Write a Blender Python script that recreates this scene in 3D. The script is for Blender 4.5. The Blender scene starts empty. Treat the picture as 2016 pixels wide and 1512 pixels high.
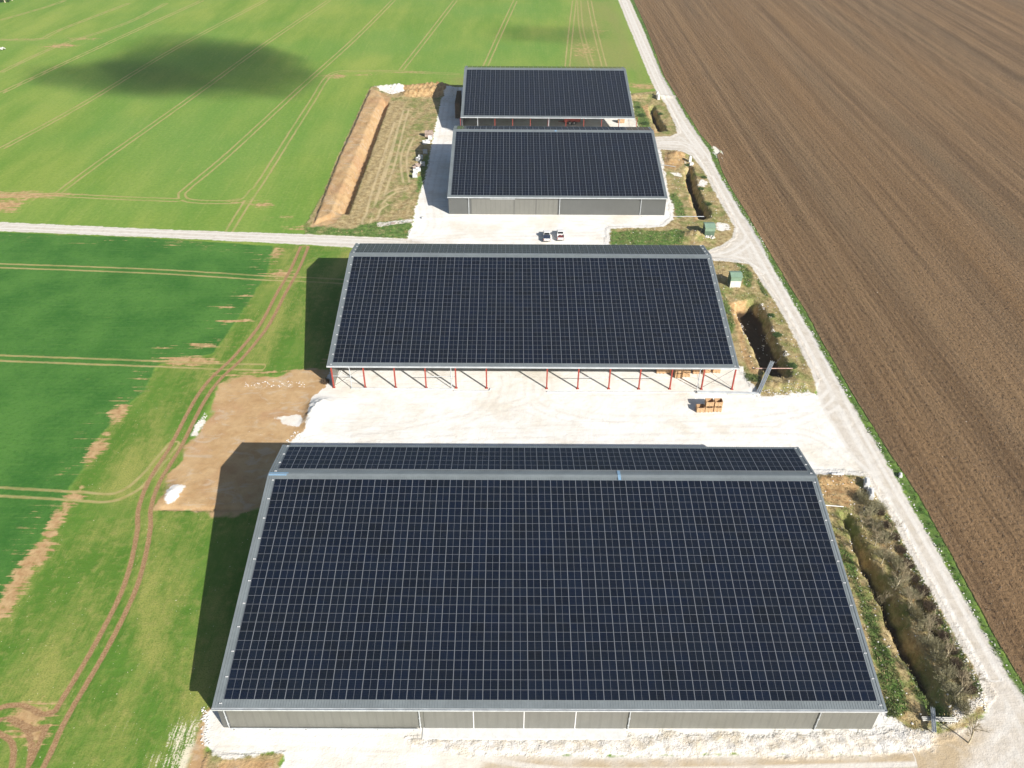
import bpy, bmesh, math, random
import numpy as np
from mathutils import Vector, Matrix, noise as mnoise

# ------------------------------------------------------------------ camera, sky, sun, exposure
SC = bpy.context.scene
COL = SC.collection
F, CX, CY, CZ, YAW, PIT, ROL = 1625.0108, -3.46182, -47.54089, 98.16304, -0.0064634, 0.6456861, 0.0086917
def cam_axes():
    c, s = math.cos(YAW), math.sin(YAW)
    r0 = Vector((c, s, 0)); f0 = Vector((-s, c, 0)); z = Vector((0, 0, 1))
    c, s = math.cos(PIT), math.sin(PIT)
    fw = f0*c - z*s; u0 = f0*s + z*c
    c, s = math.cos(ROL), math.sin(ROL)
    return r0*c + u0*s, u0*c - r0*s, fw
RX, UX, FX = cam_axes()
cd = bpy.data.cameras.new('camera'); cam = bpy.data.objects.new('camera', cd); COL.objects.link(cam)
cd.sensor_width = 36; cd.lens = F/2016*36; cd.clip_start = 1; cd.clip_end = 8000
cam.matrix_world = Matrix(((RX.x, UX.x, -FX.x, CX), (RX.y, UX.y, -FX.y, CY), (RX.z, UX.z, -FX.z, CZ), (0, 0, 0, 1)))
SC.camera = cam

SUND = Vector((1.14, -1.20, 1.0)).normalized()          # towards the sun
wd = bpy.data.worlds.new('World'); SC.world = wd; wd.use_nodes = True
nt = wd.node_tree; sky = nt.nodes.new('ShaderNodeTexSky'); sky.sky_type = 'NISHITA'; sky.sun_disc = False
sky.sun_elevation = math.asin(SUND.z); sky.sun_rotation = math.atan2(SUND.x, SUND.y)
sky.air_density = 1.0; sky.dust_density = 1.2; sky.ozone_density = 1.0
nt.links.new(sky.outputs[0], nt.nodes['Background'].inputs[0]); nt.nodes['Background'].inputs[1].default_value = 0.062
sl = bpy.data.lights.new('sun', 'SUN'); sl.energy = 5.0; sl.angle = math.radians(0.5); sl.color = (1.0, 0.955, 0.89)
so = bpy.data.objects.new('sun', sl); COL.objects.link(so); so.location = (60, -60, 120)
so.rotation_euler = (-SUND).to_track_quat('-Z', 'Y').to_euler()
SC.view_settings.view_transform = 'Standard'; SC.view_settings.look = 'None'
SC.view_settings.exposure = 0.46; SC.view_settings.gamma = 1.0
KK = 1.08                                                # display value of a sunlit flat surface of albedo 1

def g(u, v, z=0.0):                                      # a point of the photograph (2016 wide) on the level z
    d = RX*((u-1008)/F) + UX*((756-v)/F) + FX
    t = (z-CZ)/d.z
    return Vector((CX+d.x*t, CY+d.y*t, z))
def gp(L): return [tuple(g(*p)[:2]) for p in L]
def s2l(c): c /= 255.0; return c/12.92 if c <= .04045 else ((c+.055)/1.055)**2.4
def A(r, gg, b): return (min(.9, s2l(r)/KK), min(.9, s2l(gg)/KK), min(.9, s2l(b)/KK), 1)   # albedo of a surface seen in full sun
rnd = random.Random(7)

# ------------------------------------------------------------------ node helper
class NG:
    def __init__(s, name):
        s.m = bpy.data.materials.new(name); s.m.use_nodes = True; s.t = s.m.node_tree; s.t.nodes.clear()
        s.out = s.t.nodes.new('ShaderNodeOutputMaterial')
    def n(s, typ, **kw):
        x = s.t.nodes.new(typ)
        for k, v in kw.items(): setattr(x, k, v)
        return x
    def put(s, sock, v):
        if v is None: return
        if hasattr(v, 'node'): s.t.links.new(v, sock)
        else: sock.default_value = v
    def ma(s, op, a, b=None, c=None, clamp=False):
        x = s.n('ShaderNodeMath', operation=op, use_clamp=clamp)
        for i, v in enumerate((a, b, c)): s.put(x.inputs[i], v)
        return x.outputs[0]
    def vm(s, op, a, b=None):
        x = s.n('ShaderNodeVectorMath', operation=op); s.put(x.inputs[0], a); s.put(x.inputs[1], b)
        return x.outputs[0] if op != 'DOT_PRODUCT' else x.outputs[1]
    def mix(s, f, a, b):
        x = s.n('ShaderNodeMix', data_type='RGBA'); s.put(x.inputs[0], f); s.put(x.inputs[6], a); s.put(x.inputs[7], b)
        return x.outputs[2]
    def mul(s, a, b, f=1.0):
        x = s.n('ShaderNodeMix', data_type='RGBA', blend_type='MULTIPLY'); s.put(x.inputs[0], f); s.put(x.inputs[6], a); s.put(x.inputs[7], b)
        return x.outputs[2]
    def noise(s, vec, scale, det=3.0, rough=.55, dist=0.0):
        x = s.n('ShaderNodeTexNoise'); s.put(x.inputs['Vector'], vec); s.put(x.inputs['Scale'], scale)
        x.inputs['Detail'].default_value = det; x.inputs['Roughness'].default_value = rough; x.inputs['Distortion'].default_value = dist
        return x.outputs[0]
    def vor(s, vec, scale, feat='F1'):
        x = s.n('ShaderNodeTexVoronoi', feature=feat); s.put(x.inputs['Vector'], vec); s.put(x.inputs['Scale'], scale)
        return x.outputs[0]
    def ss(s, x, lo, hi, a=0.0, b=1.0):
        y = s.n('ShaderNodeMapRange', interpolation_type='SMOOTHSTEP'); s.put(y.inputs[0], x)
        for i, v in enumerate((lo, hi, a, b)): s.put(y.inputs[i+1], v)
        return y.outputs[0]
    def at(s, name):
        x = s.n('ShaderNodeAttribute', attribute_name=name); return x.outputs['Fac']
    def pos(s): return s.n('ShaderNodeNewGeometry').outputs['Position']
    def obj(s): return s.n('ShaderNodeTexCoord').outputs['Object']
    def scale(s, v, sx, sy, sz, rot=0.0):
        x = s.n('ShaderNodeMapping'); s.put(x.inputs[0], v); x.inputs['Rotation'].default_value = (0, 0, rot); x.inputs['Scale'].default_value = (sx, sy, sz)
        return x.outputs[0]
    def bsdf(s, col, rough=.8, metal=0.0, spec=.3, bump=None, bd=.1, bs=1.0, **kw):
        b = s.n('ShaderNodeBsdfPrincipled'); s.put(b.inputs['Base Color'], col); s.put(b.inputs['Roughness'], rough); s.put(b.inputs['Metallic'], metal)
        b.inputs['Specular IOR Level'].default_value = spec
        if bump is not None:
            u = s.n('ShaderNodeBump'); u.inputs['Strength'].default_value = bs; u.inputs['Distance'].default_value = bd
            s.put(u.inputs['Height'], bump); s.t.links.new(u.outputs[0], b.inputs['Normal'])
        s.t.links.new(b.outputs[0], s.out.inputs[0]); return b
    def sub(s, x): return s.ma('SUBTRACT', x, .5)

def simple(name, col, rough=.7, metal=0., spec=.3, var=.25, sc=2.0, bump=0.0):
    """a plain material with a mottled colour and a little relief"""
    G = NG(name); p = G.obj()
    n1 = G.noise(p, sc, 4, .6); n2 = G.noise(p, sc*7, 2)
    f = G.ma('ADD', G.ma('MULTIPLY', n1, .7), G.ma('MULTIPLY', n2, .3))
    v = G.ss(f, .3, .7, 1-var, 1+var)
    c = G.n('ShaderNodeVectorMath', operation='SCALE'); c.inputs[0].default_value = col[:3]; G.put(c.inputs['Scale'], v)
    G.bsdf(c.outputs[0], rough, metal, spec, bump=f if bump else None, bd=bump)
    return G.m

# ------------------------------------------------------------------ mesh helper
class MB:
    def __init__(s): s.v = []; s.f = []; s.uv = []
    def quad(s, *P):
        n = len(s.v); s.v += [tuple(p) for p in P]; s.f.append(tuple(range(n, n+len(P)))); return s
    def box(s, o, a, b, c):
        o, a, b, c = Vector(o), Vector(a), Vector(b), Vector(c)
        if a.cross(b).dot(c) < 0: a, b = b, a
        n = len(s.v); s.v += [tuple(o+a*i+b*j+c*k) for k in (0, 1) for j in (0, 1) for i in (0, 1)]
        s.f += [(n+q[0], n+q[1], n+q[2], n+q[3]) for q in ((0, 2, 3, 1), (4, 5, 7, 6), (0, 1, 5, 4), (2, 6, 7, 3), (0, 4, 6, 2), (1, 3, 7, 5))]; return s
    def bx(s, x0, y0, z0, x1, y1, z1): return s.box((x0, y0, z0), (x1-x0, 0, 0), (0, y1-y0, 0), (0, 0, z1-z0))
    def cyl(s, p0, p1, r0, r1=None, n=8, cap=True):
        p0, p1 = Vector(p0), Vector(p1); r1 = r0 if r1 is None else r1
        d = p1-p0; d = d.normalized() if d.length > 1e-6 else Vector((0, 0, 1))
        a = d.cross(Vector((0, 0, 1)) if abs(d.z) < .9 else Vector((1, 0, 0))).normalized(); b = d.cross(a)
        m = len(s.v)
        for p, r in ((p0, r0), (p1, r1)):
            for i in range(n):
                t = 2*math.pi*i/n; s.v.append(tuple(p+a*(r*math.cos(t))+b*(r*math.sin(t))))
        for i in range(n):
            j = (i+1) % n; s.f.append((m+i, m+j, m+n+j, m+n+i))
        if cap: s.f.append(tuple(m+i for i in reversed(range(n)))); s.f.append(tuple(m+n+i for i in range(n)))
        return s
    def prism(s, poly, ax0, off):
        """polygon of 3-D points swept by the vector off"""
        n = len(poly); m = len(s.v); off = Vector(off)
        s.v += [tuple(p) for p in poly]+[tuple(Vector(p)+off) for p in poly]
        s.f.append(tuple(range(m, m+n))); s.f.append(tuple(reversed(range(m+n, m+2*n))))
        for i in range(n): j = (i+1) % n; s.f.append((m+i, m+n+i, m+n+j, m+j))
        return s
    def stone(s, c, r, rg, flat=.7):
        m = len(s.v); c = Vector(c); t0 = rg.random()*6.3
        P = [Vector((0, 0, flat*rg.uniform(.8, 1.1)))]
        for i in range(5): t = t0+i*1.2566; q = rg.uniform(.75, 1.2); P.append(Vector((math.cos(t)*q, math.sin(t)*q, flat*rg.uniform(-.1, .45))))
        P.append(Vector((0, 0, -flat*.6)))
        s.v += [tuple(c+p*r) for p in P]
        for i in range(5): j = (i+1) % 5; s.f.append((m, m+1+i, m+1+j)); s.f.append((m+6, m+1+j, m+1+i))
        return s
    def mesh(s, name, mat=None, smooth=False, fix=False):
        me = bpy.data.meshes.new(name); me.from_pydata(s.v, [], s.f); me.update()
        if fix:
            bm = bmesh.new(); bm.from_mesh(me); bmesh.ops.recalc_face_normals(bm, faces=bm.faces); bm.to_mesh(me); bm.free()
        if mat: me.materials.append(mat)
        if smooth: me.polygons.foreach_set('use_smooth', [True]*len(me.polygons))
        return me
    def build(s, name, mat, parent=None, loc=None, smooth=False, bevel=0, fix=False):
        o = bpy.data.objects.new(name, s.mesh(name, mat, smooth, fix)); COL.objects.link(o)
        if parent: o.parent = parent
        if loc is not None: o.location = loc
        if bevel:
            b = o.modifiers.new('bevel', 'BEVEL'); b.width = bevel; b.segments = 2; b.limit_method = 'ANGLE'
        return o
def tag(o, label, cat, group=None):
    o['label'] = label; o['category'] = cat
    if group: o['group'] = group
    return o
def thing(name, label, cat, loc=(0, 0, 0), rz=0, group=None):
    o = bpy.data.objects.new(name, None); COL.objects.link(o); o.location = loc; o.rotation_euler = (0, 0, rz); o.empty_display_size = .5
    return tag(o, label, cat, group)
def dup(r, loc, rz=None, label=None, sc=None):
    c = r.copy(); COL.objects.link(c); c.location = loc
    if rz is not None: c.rotation_euler = (0, 0, rz)
    if sc: c.scale = (sc, sc, sc)
    if label: c['label'] = label
    for ch in list(r.children):
        d = ch.copy(); COL.objects.link(d); d.parent = c
        for h in list(ch.children):
            e = h.copy(); COL.objects.link(e); e.parent = d
    return c

# ================================================================== TERRAIN
def axis(lo, hi, d, grow, far_lo, far_hi):
    a = list(np.arange(lo, hi+1e-6, d)); x, st = hi, d
    while x < far_hi: st *= grow; x += st; a.append(x)
    x, st = lo, d; b = []
    while x > far_lo: st *= grow; x -= st; b.append(x)
    return np.array(b[::-1]+a)
gx = axis(-68, 78, .42, 1.008, -1500, 1600)
y1 = np.arange(2, 100, .42); gy = list(y1); y, st = gy[-1], .42
while y < 262: st = min(.75, st*1.004); y += st; gy.append(y)
while y < 2400: st *= 1.01; y += st; gy.append(y)
b = []; y, st = 2, .42
while y > -160: st *= 1.05; y -= st; b.append(y)
gy = np.array(b[::-1]+gy)
NX, NY = len(gx), len(gy)
XX, YY = [a.ravel() for a in np.meshgrid(gx, gy)]
NP = XX.size

def inside_sel(P, m):
    P = np.array(P); lo, hi = P.min(0)-m, P.max(0)+m
    return np.nonzero((XX > lo[0]) & (XX < hi[0]) & (YY > lo[1]) & (YY < hi[1]))[0]
def segd(x, y, a, b):
    dx, dy = b[0]-a[0], b[1]-a[1]; L = dx*dx+dy*dy+1e-9
    t = np.clip(((x-a[0])*dx+(y-a[1])*dy)/L, 0, 1)
    return np.hypot(x-a[0]-t*dx, y-a[1]-t*dy)
def sdp(polys, m=6.0):
    out = np.full(NP, -m)
    for P in polys:
        ix = inside_sel(P, m); x, y = XX[ix], YY[ix]
        d = np.full(x.size, 1e9); ins = np.zeros(x.size, bool); n = len(P)
        for i in range(n):
            a, c = P[i], P[(i+1) % n]
            d = np.minimum(d, segd(x, y, a, c))
            if a[1] != c[1]:
                ins ^= ((a[1] > y) != (c[1] > y)) & (x < (c[0]-a[0])*(y-a[1])/(c[1]-a[1])+a[0])
        s = np.clip(np.where(ins, d, -d), -m, m)
        out[ix] = np.maximum(out[ix], s)
    return out
def dpl(lines, m=8.0):
    out = np.full(NP, m)
    for P in lines:
        ix = inside_sel(P, m); x, y = XX[ix], YY[ix]; d = out[ix]
        for i in range(len(P)-1):
            e = segd(x, y, P[i], P[i+1])
            for k, a, b in ((0, P[0], P[1]), (len(P)-2, P[-1], P[-2])):
                if i == k: e = np.where((x-a[0])*(b[0]-a[0])+(y-a[1])*(b[1]-a[1]) < 0, m, e)
            d = np.minimum(d, e)
        out[ix] = d
    return out
def smooth_line(P, k=6):
    P = [Vector((p[0], p[1])) for p in P]; o = []
    for i in range(len(P)-1):
        p0, p1, p2, p3 = P[max(i-1, 0)], P[i], P[i+1], P[min(i+2, len(P)-1)]
        for j in range(k):
            t = j/k; o.append(tuple(.5*((2*p1)+(p2-p0)*t+(2*p0-5*p1+4*p2-p3)*t*t+(3*p1-p0-3*p2+p3)*t**3)))
    o.append(tuple(P[-1])); return o
def gl(L): return smooth_line(gp(L))
def sst(x, a, b): t = np.clip((x-a)/(b-a), 0, 1); return t*t*(3-2*t)

# --- road edges of the main gravel road
ROAD_R = [(1240, 0), (1268, 62), (1304, 150), (1330, 194), (1350, 229), (1376, 268), (1397, 298), (1404, 317), (1420, 351), (1441, 386), (1461, 421), (1482, 451), (1500, 481), (1518, 522), (1548, 573), (1573, 615), (1598, 656), (1620, 696), (1673, 789), (1728, 880), (1770, 951), (1811, 1026), (1853, 1097), (1895, 1172), (1937, 1248), (1979, 1319), (2016, 1377)]
ROAD_L = [(1217, 0), (1242, 62), (1278, 150), (1293, 182), (1311, 206), (1330, 248), (1352, 285), (1372, 312), (1385, 335), (1408, 381), (1431, 421), (1445, 446), (1458, 480), (1476, 520), (1488, 539), (1505, 565), (1526, 594), (1550, 637), (1569, 675), (1584, 704), (1601, 742), (1615, 800), (1655, 868), (1703, 938), (1724, 976), (1757, 1022), (1786, 1085), (1811, 1131), (1841, 1181), (1882, 1256), (1916, 1315), (1939, 1365), (1942, 1400), (1900, 1440), (1850, 1470)]
far = lambda p, dy: (p[0]-dy*.015, p[1]+dy)
RR, RL = gp(ROAD_R), gp(ROAD_L)
road_main = [far(RR[0], 600)]+RR+[(66, -10), (66, -160), (40, -160), (42, -10)]+RL[::-1]+[far(RL[0], 600)]
side1 = gp([(1330, 250), (1333, 262), (1318, 268), (1290, 269), (1270, 270), (1270, 296), (1297, 294), (1332, 296), (1362, 307), (1385, 335), (1395, 320), (1370, 280)])
side2 = gp([(1445, 446), (1442, 468), (1422, 481), (1399, 492), (1380, 497), (1385, 512), (1402, 513), (1444, 516), (1476, 520), (1520, 560), (1490, 480)])
road_left = [(-1500, g(0, 437).y+60), (-600, g(0, 437).y+22)]+gp([(0, 437), (350, 453), (600, 461), (810, 470), (900, 476), (900, 500), (700, 488), (590, 481), (300, 467), (0, 455)])+[(-600, g(0, 455).y+22), (-1500, g(0, 455).y+60)]
bottom_track = gp([(940, 1482), (1250, 1488), (1500, 1482), (1700, 1486), (1800, 1470), (1850, 1445), (1960, 1410)])+[(60, -10), (60, -60), (-20, -60), (-12, -10)]
PLOUGH_L = [(1247, 0), (1275, 62), (1307, 150), (1340, 203), (1379, 266), (1408, 298), (1422, 340), (1439, 372), (1467, 416), (1503, 478), (1554, 564), (1588, 617), (1620, 677), (1680, 780), (1742, 880), (1807, 976), (1874, 1097), (1958, 1256), (2016, 1352)]
PL = gp(PLOUGH_L)
plough = [(PL[0][0]-30, 2400)]+PL+[(69, 0), (70, -160), (1600, -160), (1600, 2400)]
verge_r = [far(RR[0], 300)]+RR+[(66, 0), (69, 0)]+PL[::-1]+[far(PL[0], 300)]
DARKB = [(538, 484), (527, 537), (509, 563), (466, 632), (418, 697), (309, 719), (287, 766), (233, 817), (182, 876), (164, 923), (138, 959), (134, 972), (104, 1024), (48, 1113), (0, 1188)]
DB = gp(DARKB)
dark = gp([(0, 457), (300, 469)])+DB+[(-110, 10), (-400, 10), (-400, g(0, 457).y+12)]
head = gp([(590, 482), (700, 489), (720, 700), (640, 725), (430, 755), (400, 820), (310, 1000), (520, 1004), (470, 1180), (425, 1385), (385, 1470), (370, 1512)])+[(-40, -10), (-40, -120), (-160, -120)]+[(-110, 10)]+DB[::-1]
lot = gp([(645, 728), (560, 733), (470, 745), (432, 757), (420, 790), (392, 850), (362, 900), (332, 950), (308, 1004), (420, 1006), (540, 1008), (560, 930), (620, 880), (700, 870), (690, 770)])
lot_front = gp([(420, 1385), (402, 1400), (382, 1470), (366, 1512), (355, 1560), (404, 1560), (410, 1470), (420, 1400)]); lot_hole = gp([(440, 1498), (545, 1494), (530, 1540), (420, 1560), (425, 1510)]); rough_b = gp([(405, 1470), (440, 1486), (562, 1480), (545, 1525), (520, 1570), (390, 1570)])
berm = gp([(727, 176), (748, 180), (770, 192), (752, 225), (715, 320), (672, 425), (660, 440), (612, 447), (640, 375), (664, 312), (700, 235)])
berm_top = gp([(729, 178), (745, 182), (755, 196), (738, 228), (700, 320), (655, 428), (618, 442), (642, 378), (668, 312), (703, 236)])
trench = gp([(755, 199), (767, 202), (751, 246), (722, 328), (686, 423), (664, 420), (700, 325), (735, 240)])
rough_l = gp([(730, 172), (905, 168), (905, 200), (866, 205), (857, 252), (849, 291), (837, 346), (830, 372), (822, 401), (811, 446), (803, 472), (700, 466), (600, 460), (600, 445), (640, 375), (700, 235)])
lush_l = gp([(600, 448), (640, 446), (690, 452), (720, 440), (790, 432), (812, 440), (803, 470), (700, 466), (600, 460)])
rough_r1 = gp([(1246, 186), (1292, 182), (1311, 206), (1330, 248), (1333, 260), (1318, 267), (1290, 268), (1250, 262), (1246, 240)])
rough_r2 = gp([(1290, 296), (1297, 294), (1332, 296), (1362, 307), (1385, 335), (1408, 381), (1431, 421), (1442, 446), (1438, 467), (1422, 481), (1399, 492), (1370, 497), (1200, 492), (1203, 450), (1306, 449), (1328, 430), (1327, 405), (1316, 380), (1310, 360)])
rough_r3 = gp([(1400, 512), (1444, 516), (1476, 524), (1488, 539), (1505, 565), (1526, 594), (1550, 637), (1569, 675), (1584, 704), (1601, 742), (1590, 772), (1560, 776), (1500, 778), (1476, 745), (1462, 715), (1430, 600), (1410, 540)])
rough_r4 = gp([(1605, 936), (1650, 934), (1700, 940), (1724, 976), (1757, 1022), (1786, 1085), (1811, 1131), (1841, 1181), (1882, 1256), (1916, 1315), (1939, 1365), (1925, 1385), (1875, 1430), (1830, 1445), (1780, 1436), (1752, 1405), (1740, 1390), (1700, 1230), (1650, 1080)])
lush = [gp(p) for p in (
    [(1203, 457), (1240, 453), (1300, 455), (1335, 450), (1350, 462), (1340, 482), (1200, 486)],
    [(1248, 198), (1256, 199), (1278, 235), (1280, 252), (1252, 252)],
    [(1316, 385), (1330, 380), (1345, 405), (1350, 425), (1332, 432), (1328, 408)],
    [(1450, 518), (1470, 524), (1482, 545), (1478, 570), (1464, 560)], [(1490, 545), (1502, 565), (1512, 585), (1500, 575)],
    [(1422, 575), (1432, 590), (1445, 640), (1440, 660), (1430, 620)], [(1465, 735), (1495, 740), (1492, 755), (1470, 750)],
    [(1652, 1060), (1672, 1090), (1700, 1160), (1740, 1260), (1775, 1345), (1795, 1400), (1760, 1412), (1745, 1400), (1725, 1300), (1690, 1180), (1655, 1090)],
    [(1838, 1180), (1880, 1258), (1914, 1318), (1937, 1362), (1915, 1365), (1880, 1290), (1840, 1205), (1800, 1130), (1755, 1045), (1740, 1010), (1726, 984), (1757, 1030)],
    [(1810, 1330), (1850, 1380), (1880, 1420), (1840, 1425), (1800, 1360), (1790, 1300)],
    [(1742, 1385), (1762, 1392), (1768, 1410), (1750, 1412)],
)]+[gp(lush_pts) for lush_pts in ([(832, 372), (846, 320), (842, 300), (826, 330), (820, 380)],)]+[lush_l_ for lush_l_ in (lush_l,)]
chalk1 = gp([(420, 1392), (404, 1405), (398, 1450), (404, 1478), (440, 1490), (560, 1482), (548, 1520), (530, 1560), (1000, 1560), (1000, 1490), (1250, 1490), (1500, 1484), (1700, 1488), (1835, 1472), (1838, 1440), (1790, 1438), (1757, 1412), (1742, 1395), (1700, 1380), (1000, 1350), (450, 1380)])
chalk2 = gp([(650, 724), (642, 760), (612, 785), (604, 815), (600, 845), (575, 868), (560, 890), (560, 930), (1000, 950), (1608, 936), (1650, 934), (1702, 938), (1680, 870), (1625, 780), (1590, 773), (1540, 779), (1500, 780), (1478, 748), (1460, 722), (1300, 640), (800, 640)])
chalk3 = gp([(905, 172), (880, 180), (868, 196), (862, 227), (856, 253), (849, 291), (837, 346), (830, 370), (820, 401), (811, 446), (801, 472), (850, 520), (1199, 500), (1202, 450), (1306, 447), (1326, 430), (1327, 404), (1317, 385), (1308, 330), (1300, 297), (1310, 270), (1262, 268), (1262, 256), (1249, 231), (1240, 180)])
chalk_sp = [gp(p) for p in ([(333, 965), (345, 955), (362, 957), (356, 972), (352, 985), (332, 992), (325, 985)],
    [(1408, 290), (1418, 297), (1428, 320), (1424, 330), (1416, 316), (1404, 303)],
    [(1380, 352), (1392, 358), (1388, 368), (1372, 366)], [(1412, 438), (1436, 442), (1438, 452), (1420, 455), (1408, 448)],
    [(1322, 340), (1338, 340), (1342, 348), (1330, 346)], [(540, 822), (585, 815), (600, 822), (590, 842), (560, 832)],
    [(385, 838), (398, 822), (403, 830), (385, 858), (374, 860)],
    [(735, 170), (790, 167), (796, 182), (772, 186), (748, 178)])]
slab = gp([(742, 439), (810, 431), (814, 437), (745, 446)])
orange = [gp(p) for p in ([(1719, 1047), (1728, 1050), (1780, 1131), (1818, 1206), (1864, 1281), (1884, 1340), (1874, 1340), (1850, 1281), (1804, 1206), (1766, 1131)], [(754, 199), (764, 202), (746, 246), (716, 328), (678, 423), (664, 420), (700, 325), (735, 240)], [(1432, 596), (1468, 590), (1478, 605), (1460, 640), (1470, 690), (1500, 745), (1486, 750), (1462, 700), (1444, 630)],
    [(1362, 392), (1350, 360), (1360, 345), (1356, 400), (1376, 432), (1366, 436)], [(1310, 300), (1345, 300), (1352, 318), (1330, 335), (1306, 330)],
    [(1256, 212), (1276, 205), (1280, 250), (1300, 262), (1286, 262), (1270, 240)], [(790, 172), (885, 168), (890, 182), (862, 192), (800, 192), (786, 184)],
    [(825, 1441), (940, 1441), (944, 1452), (826, 1455)], [(1762, 1388), (1785, 1390), (1788, 1412), (1772, 1414)], [(1610, 940), (1660, 936), (1690, 960), (1670, 1000), (1625, 985)])]
rubble = [gp([(800, 1452), (1000, 1458), (1270, 1448), (1500, 1446), (1720, 1436), (1800, 1440), (1838, 1442), (1836, 1476), (1600, 1486), (1300, 1484), (1000, 1484), (840, 1476)]),
          gp([(1880, 1395), (1935, 1368), (1936, 1385), (1880, 1425), (1860, 1430)])]
ATT = {}
ATT['s_dark'] = sdp([dark]); ATT['s_head'] = sdp([head]); ATT['s_dirt'] = np.maximum(sdp([lot_front, lot_hole, berm]), sdp([lot])+.9*np.sin(XX*.45+2*np.sin(YY*.31))*np.sin(YY*.38)+.5*np.sin(YY*.9+XX*.3)+.3*np.sin(XX*1.7-YY*.8))
ATT['s_rough'] = sdp([rough_l, rough_b, rough_r1, rough_r2, rough_r3, rough_r4]); ATT['s_lush'] = sdp(lush+[verge_r])
ATT['s_chalk'] = sdp([chalk1, chalk2, chalk3]+chalk_sp); ATT['s_gravel'] = sdp([road_main, side1, side2, road_left, bottom_track, slab])
ATT['s_plough'] = sdp([plough]); ATT['s_orange'] = sdp(orange); ATT['s_rubble'] = sdp(rubble)
ruts = [gl([(40, 1560), (75, 1500), (118, 1410), (200, 1270), (258, 1150), (282, 1050), (285, 1000), (305, 945), (345, 880), (392, 790), (425, 745), (470, 702), (520, 640), (552, 580), (580, 530), (600, 484)])]
turn = [gl([(0, 1405), (35, 1402), (75, 1420), (110, 1412)]), gl([(20, 1560), (42, 1500), (38, 1450), (0, 1425)])]
ATT['d_rut'] = dpl(ruts+turn)
T2 = [[(-60, 521), (0, 523), (300, 534), (520, 547), (620, 551), (700, 556)], [(-60, 703), (0, 705), (300, 716), (420, 721), (520, 723)], [(-60, 965), (0, 968), (140, 976), (215, 980), (258, 964), (288, 938), (314, 908), (345, 872)],
      [(445, 466), (455, 449), (486, 399), (521, 347), (573, 264), (618, 194), (640, 158), (660, 143), (700, 140), (790, 141), (905, 146)],
      [(775, 0), (700, 75), (590, 174), (451, 302), (372, 368), (358, 384), (372, 395), (434, 398), (479, 394), (500, 372)],
      [(0, 382), (60, 383), (115, 384), (240, 390), (354, 394)], [(115, 380), (194, 321), (382, 188), (521, 87), (649, 0)], [(0, 294), (163, 205), (347, 94), (524, 0)],
      [(790, 138), (845, 68), (897, 0)], [(955, 132), (985, 65), (1015, 0)], [(1117, 132), (1124, 60), (1131, 0)], [(1190, 132), (1172, 60), (1160, 0)],
      [(0, 184), (190, 95), (400, 0)]]
ATT['d_tram'] = dpl([gl(t) for t in T2])
ATT['d_faint'] = dpl([gl(t) for t in ([(0, 143), (110, 92), (250, 45), (330, 5)], [(0, 40), (90, 14), (130, 0)], [(0, 78), (75, 78), (120, 58), (255, 6)], [(720, 442), (738, 410), (770, 380), (800, 372)], [(745, 460), (722, 445), (725, 425), (760, 400)], [(800, 360), (795, 310), (810, 270)], [(736, 432), (752, 380), (772, 320), (790, 250), (800, 215)], [(724, 436), (738, 380), (760, 310), (782, 240)], [(1165, 130), (1145, 60), (1140, 0)])])
bare = np.zeros(NP)
def blob(u, v, rx, ry, s=1.0, rot=0.0):
    p = g(u, v); ix = np.nonzero((abs(XX-p.x) < 3*max(rx, ry)) & (abs(YY-p.y) < 3*max(rx, ry)))[0]
    dx, dy = XX[ix]-p.x, YY[ix]-p.y; c, sn = math.cos(rot), math.sin(rot); q = ((dx*c+dy*sn)/rx)**2+((-dx*sn+dy*c)/ry)**2
    bare[ix] = np.maximum(bare[ix], s*np.exp(-q))
for B in ((30, 385, 16, 4, 1), (5, 405, 8, 6, 1), (105, 383, 10, 2, .9), (120, 90, 9, 5, .9), (165, 76, 10, 3, .8), (60, 77, 16, 1.6, .8), (660, 150, 9, 4, .8), (720, 148, 14, 2.5, .6), (800, 143, 20, 3, .6),
          (550, 540, 6, 2.5, .9), (545, 500, 2.5, 6, .8), (460, 632, 6, .8, 1), (400, 680, 7, 1.0, .8), (372, 712, 9, 2.2, 1), (440, 605, 5, .6, .9), (480, 580, 4, .6, .8), (335, 683, 4, 1.2, .7), (232, 815, 2.6, 4, 1), (190, 885, 2.4, 5, 1), (205, 860, 1.5, 3, .8),
          (140, 985, 2.2, 5, .9), (110, 1030, 2, 6, 1), (70, 1095, 2.6, 6, 1), (40, 1140, 2.6, 6, 1), (8, 1195, 2.2, 5, 1), (60, 1410, 4, 3.2, 1), (75, 1440, 3, 2, .9), (485, 395, 8, 4, .6), (515, 402, 5, 3, .8), (1150, 100, 8, 20, .7), (1180, 60, 6, 25, .5), (1265, 170, 8, 5, .9), (1100, 40, 5, 25, .35),
          (590, 450, 6, 2, .7), (500, 735, 12, 1.4, .7), (640, 710, 1.5, 5, .5), (440, 300, 6, 2, .3), (560, 430, 9, 2, .5), (660, 500, 4, 1, .4)): blob(*B)
ATT['b_bare'] = bare

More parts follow.
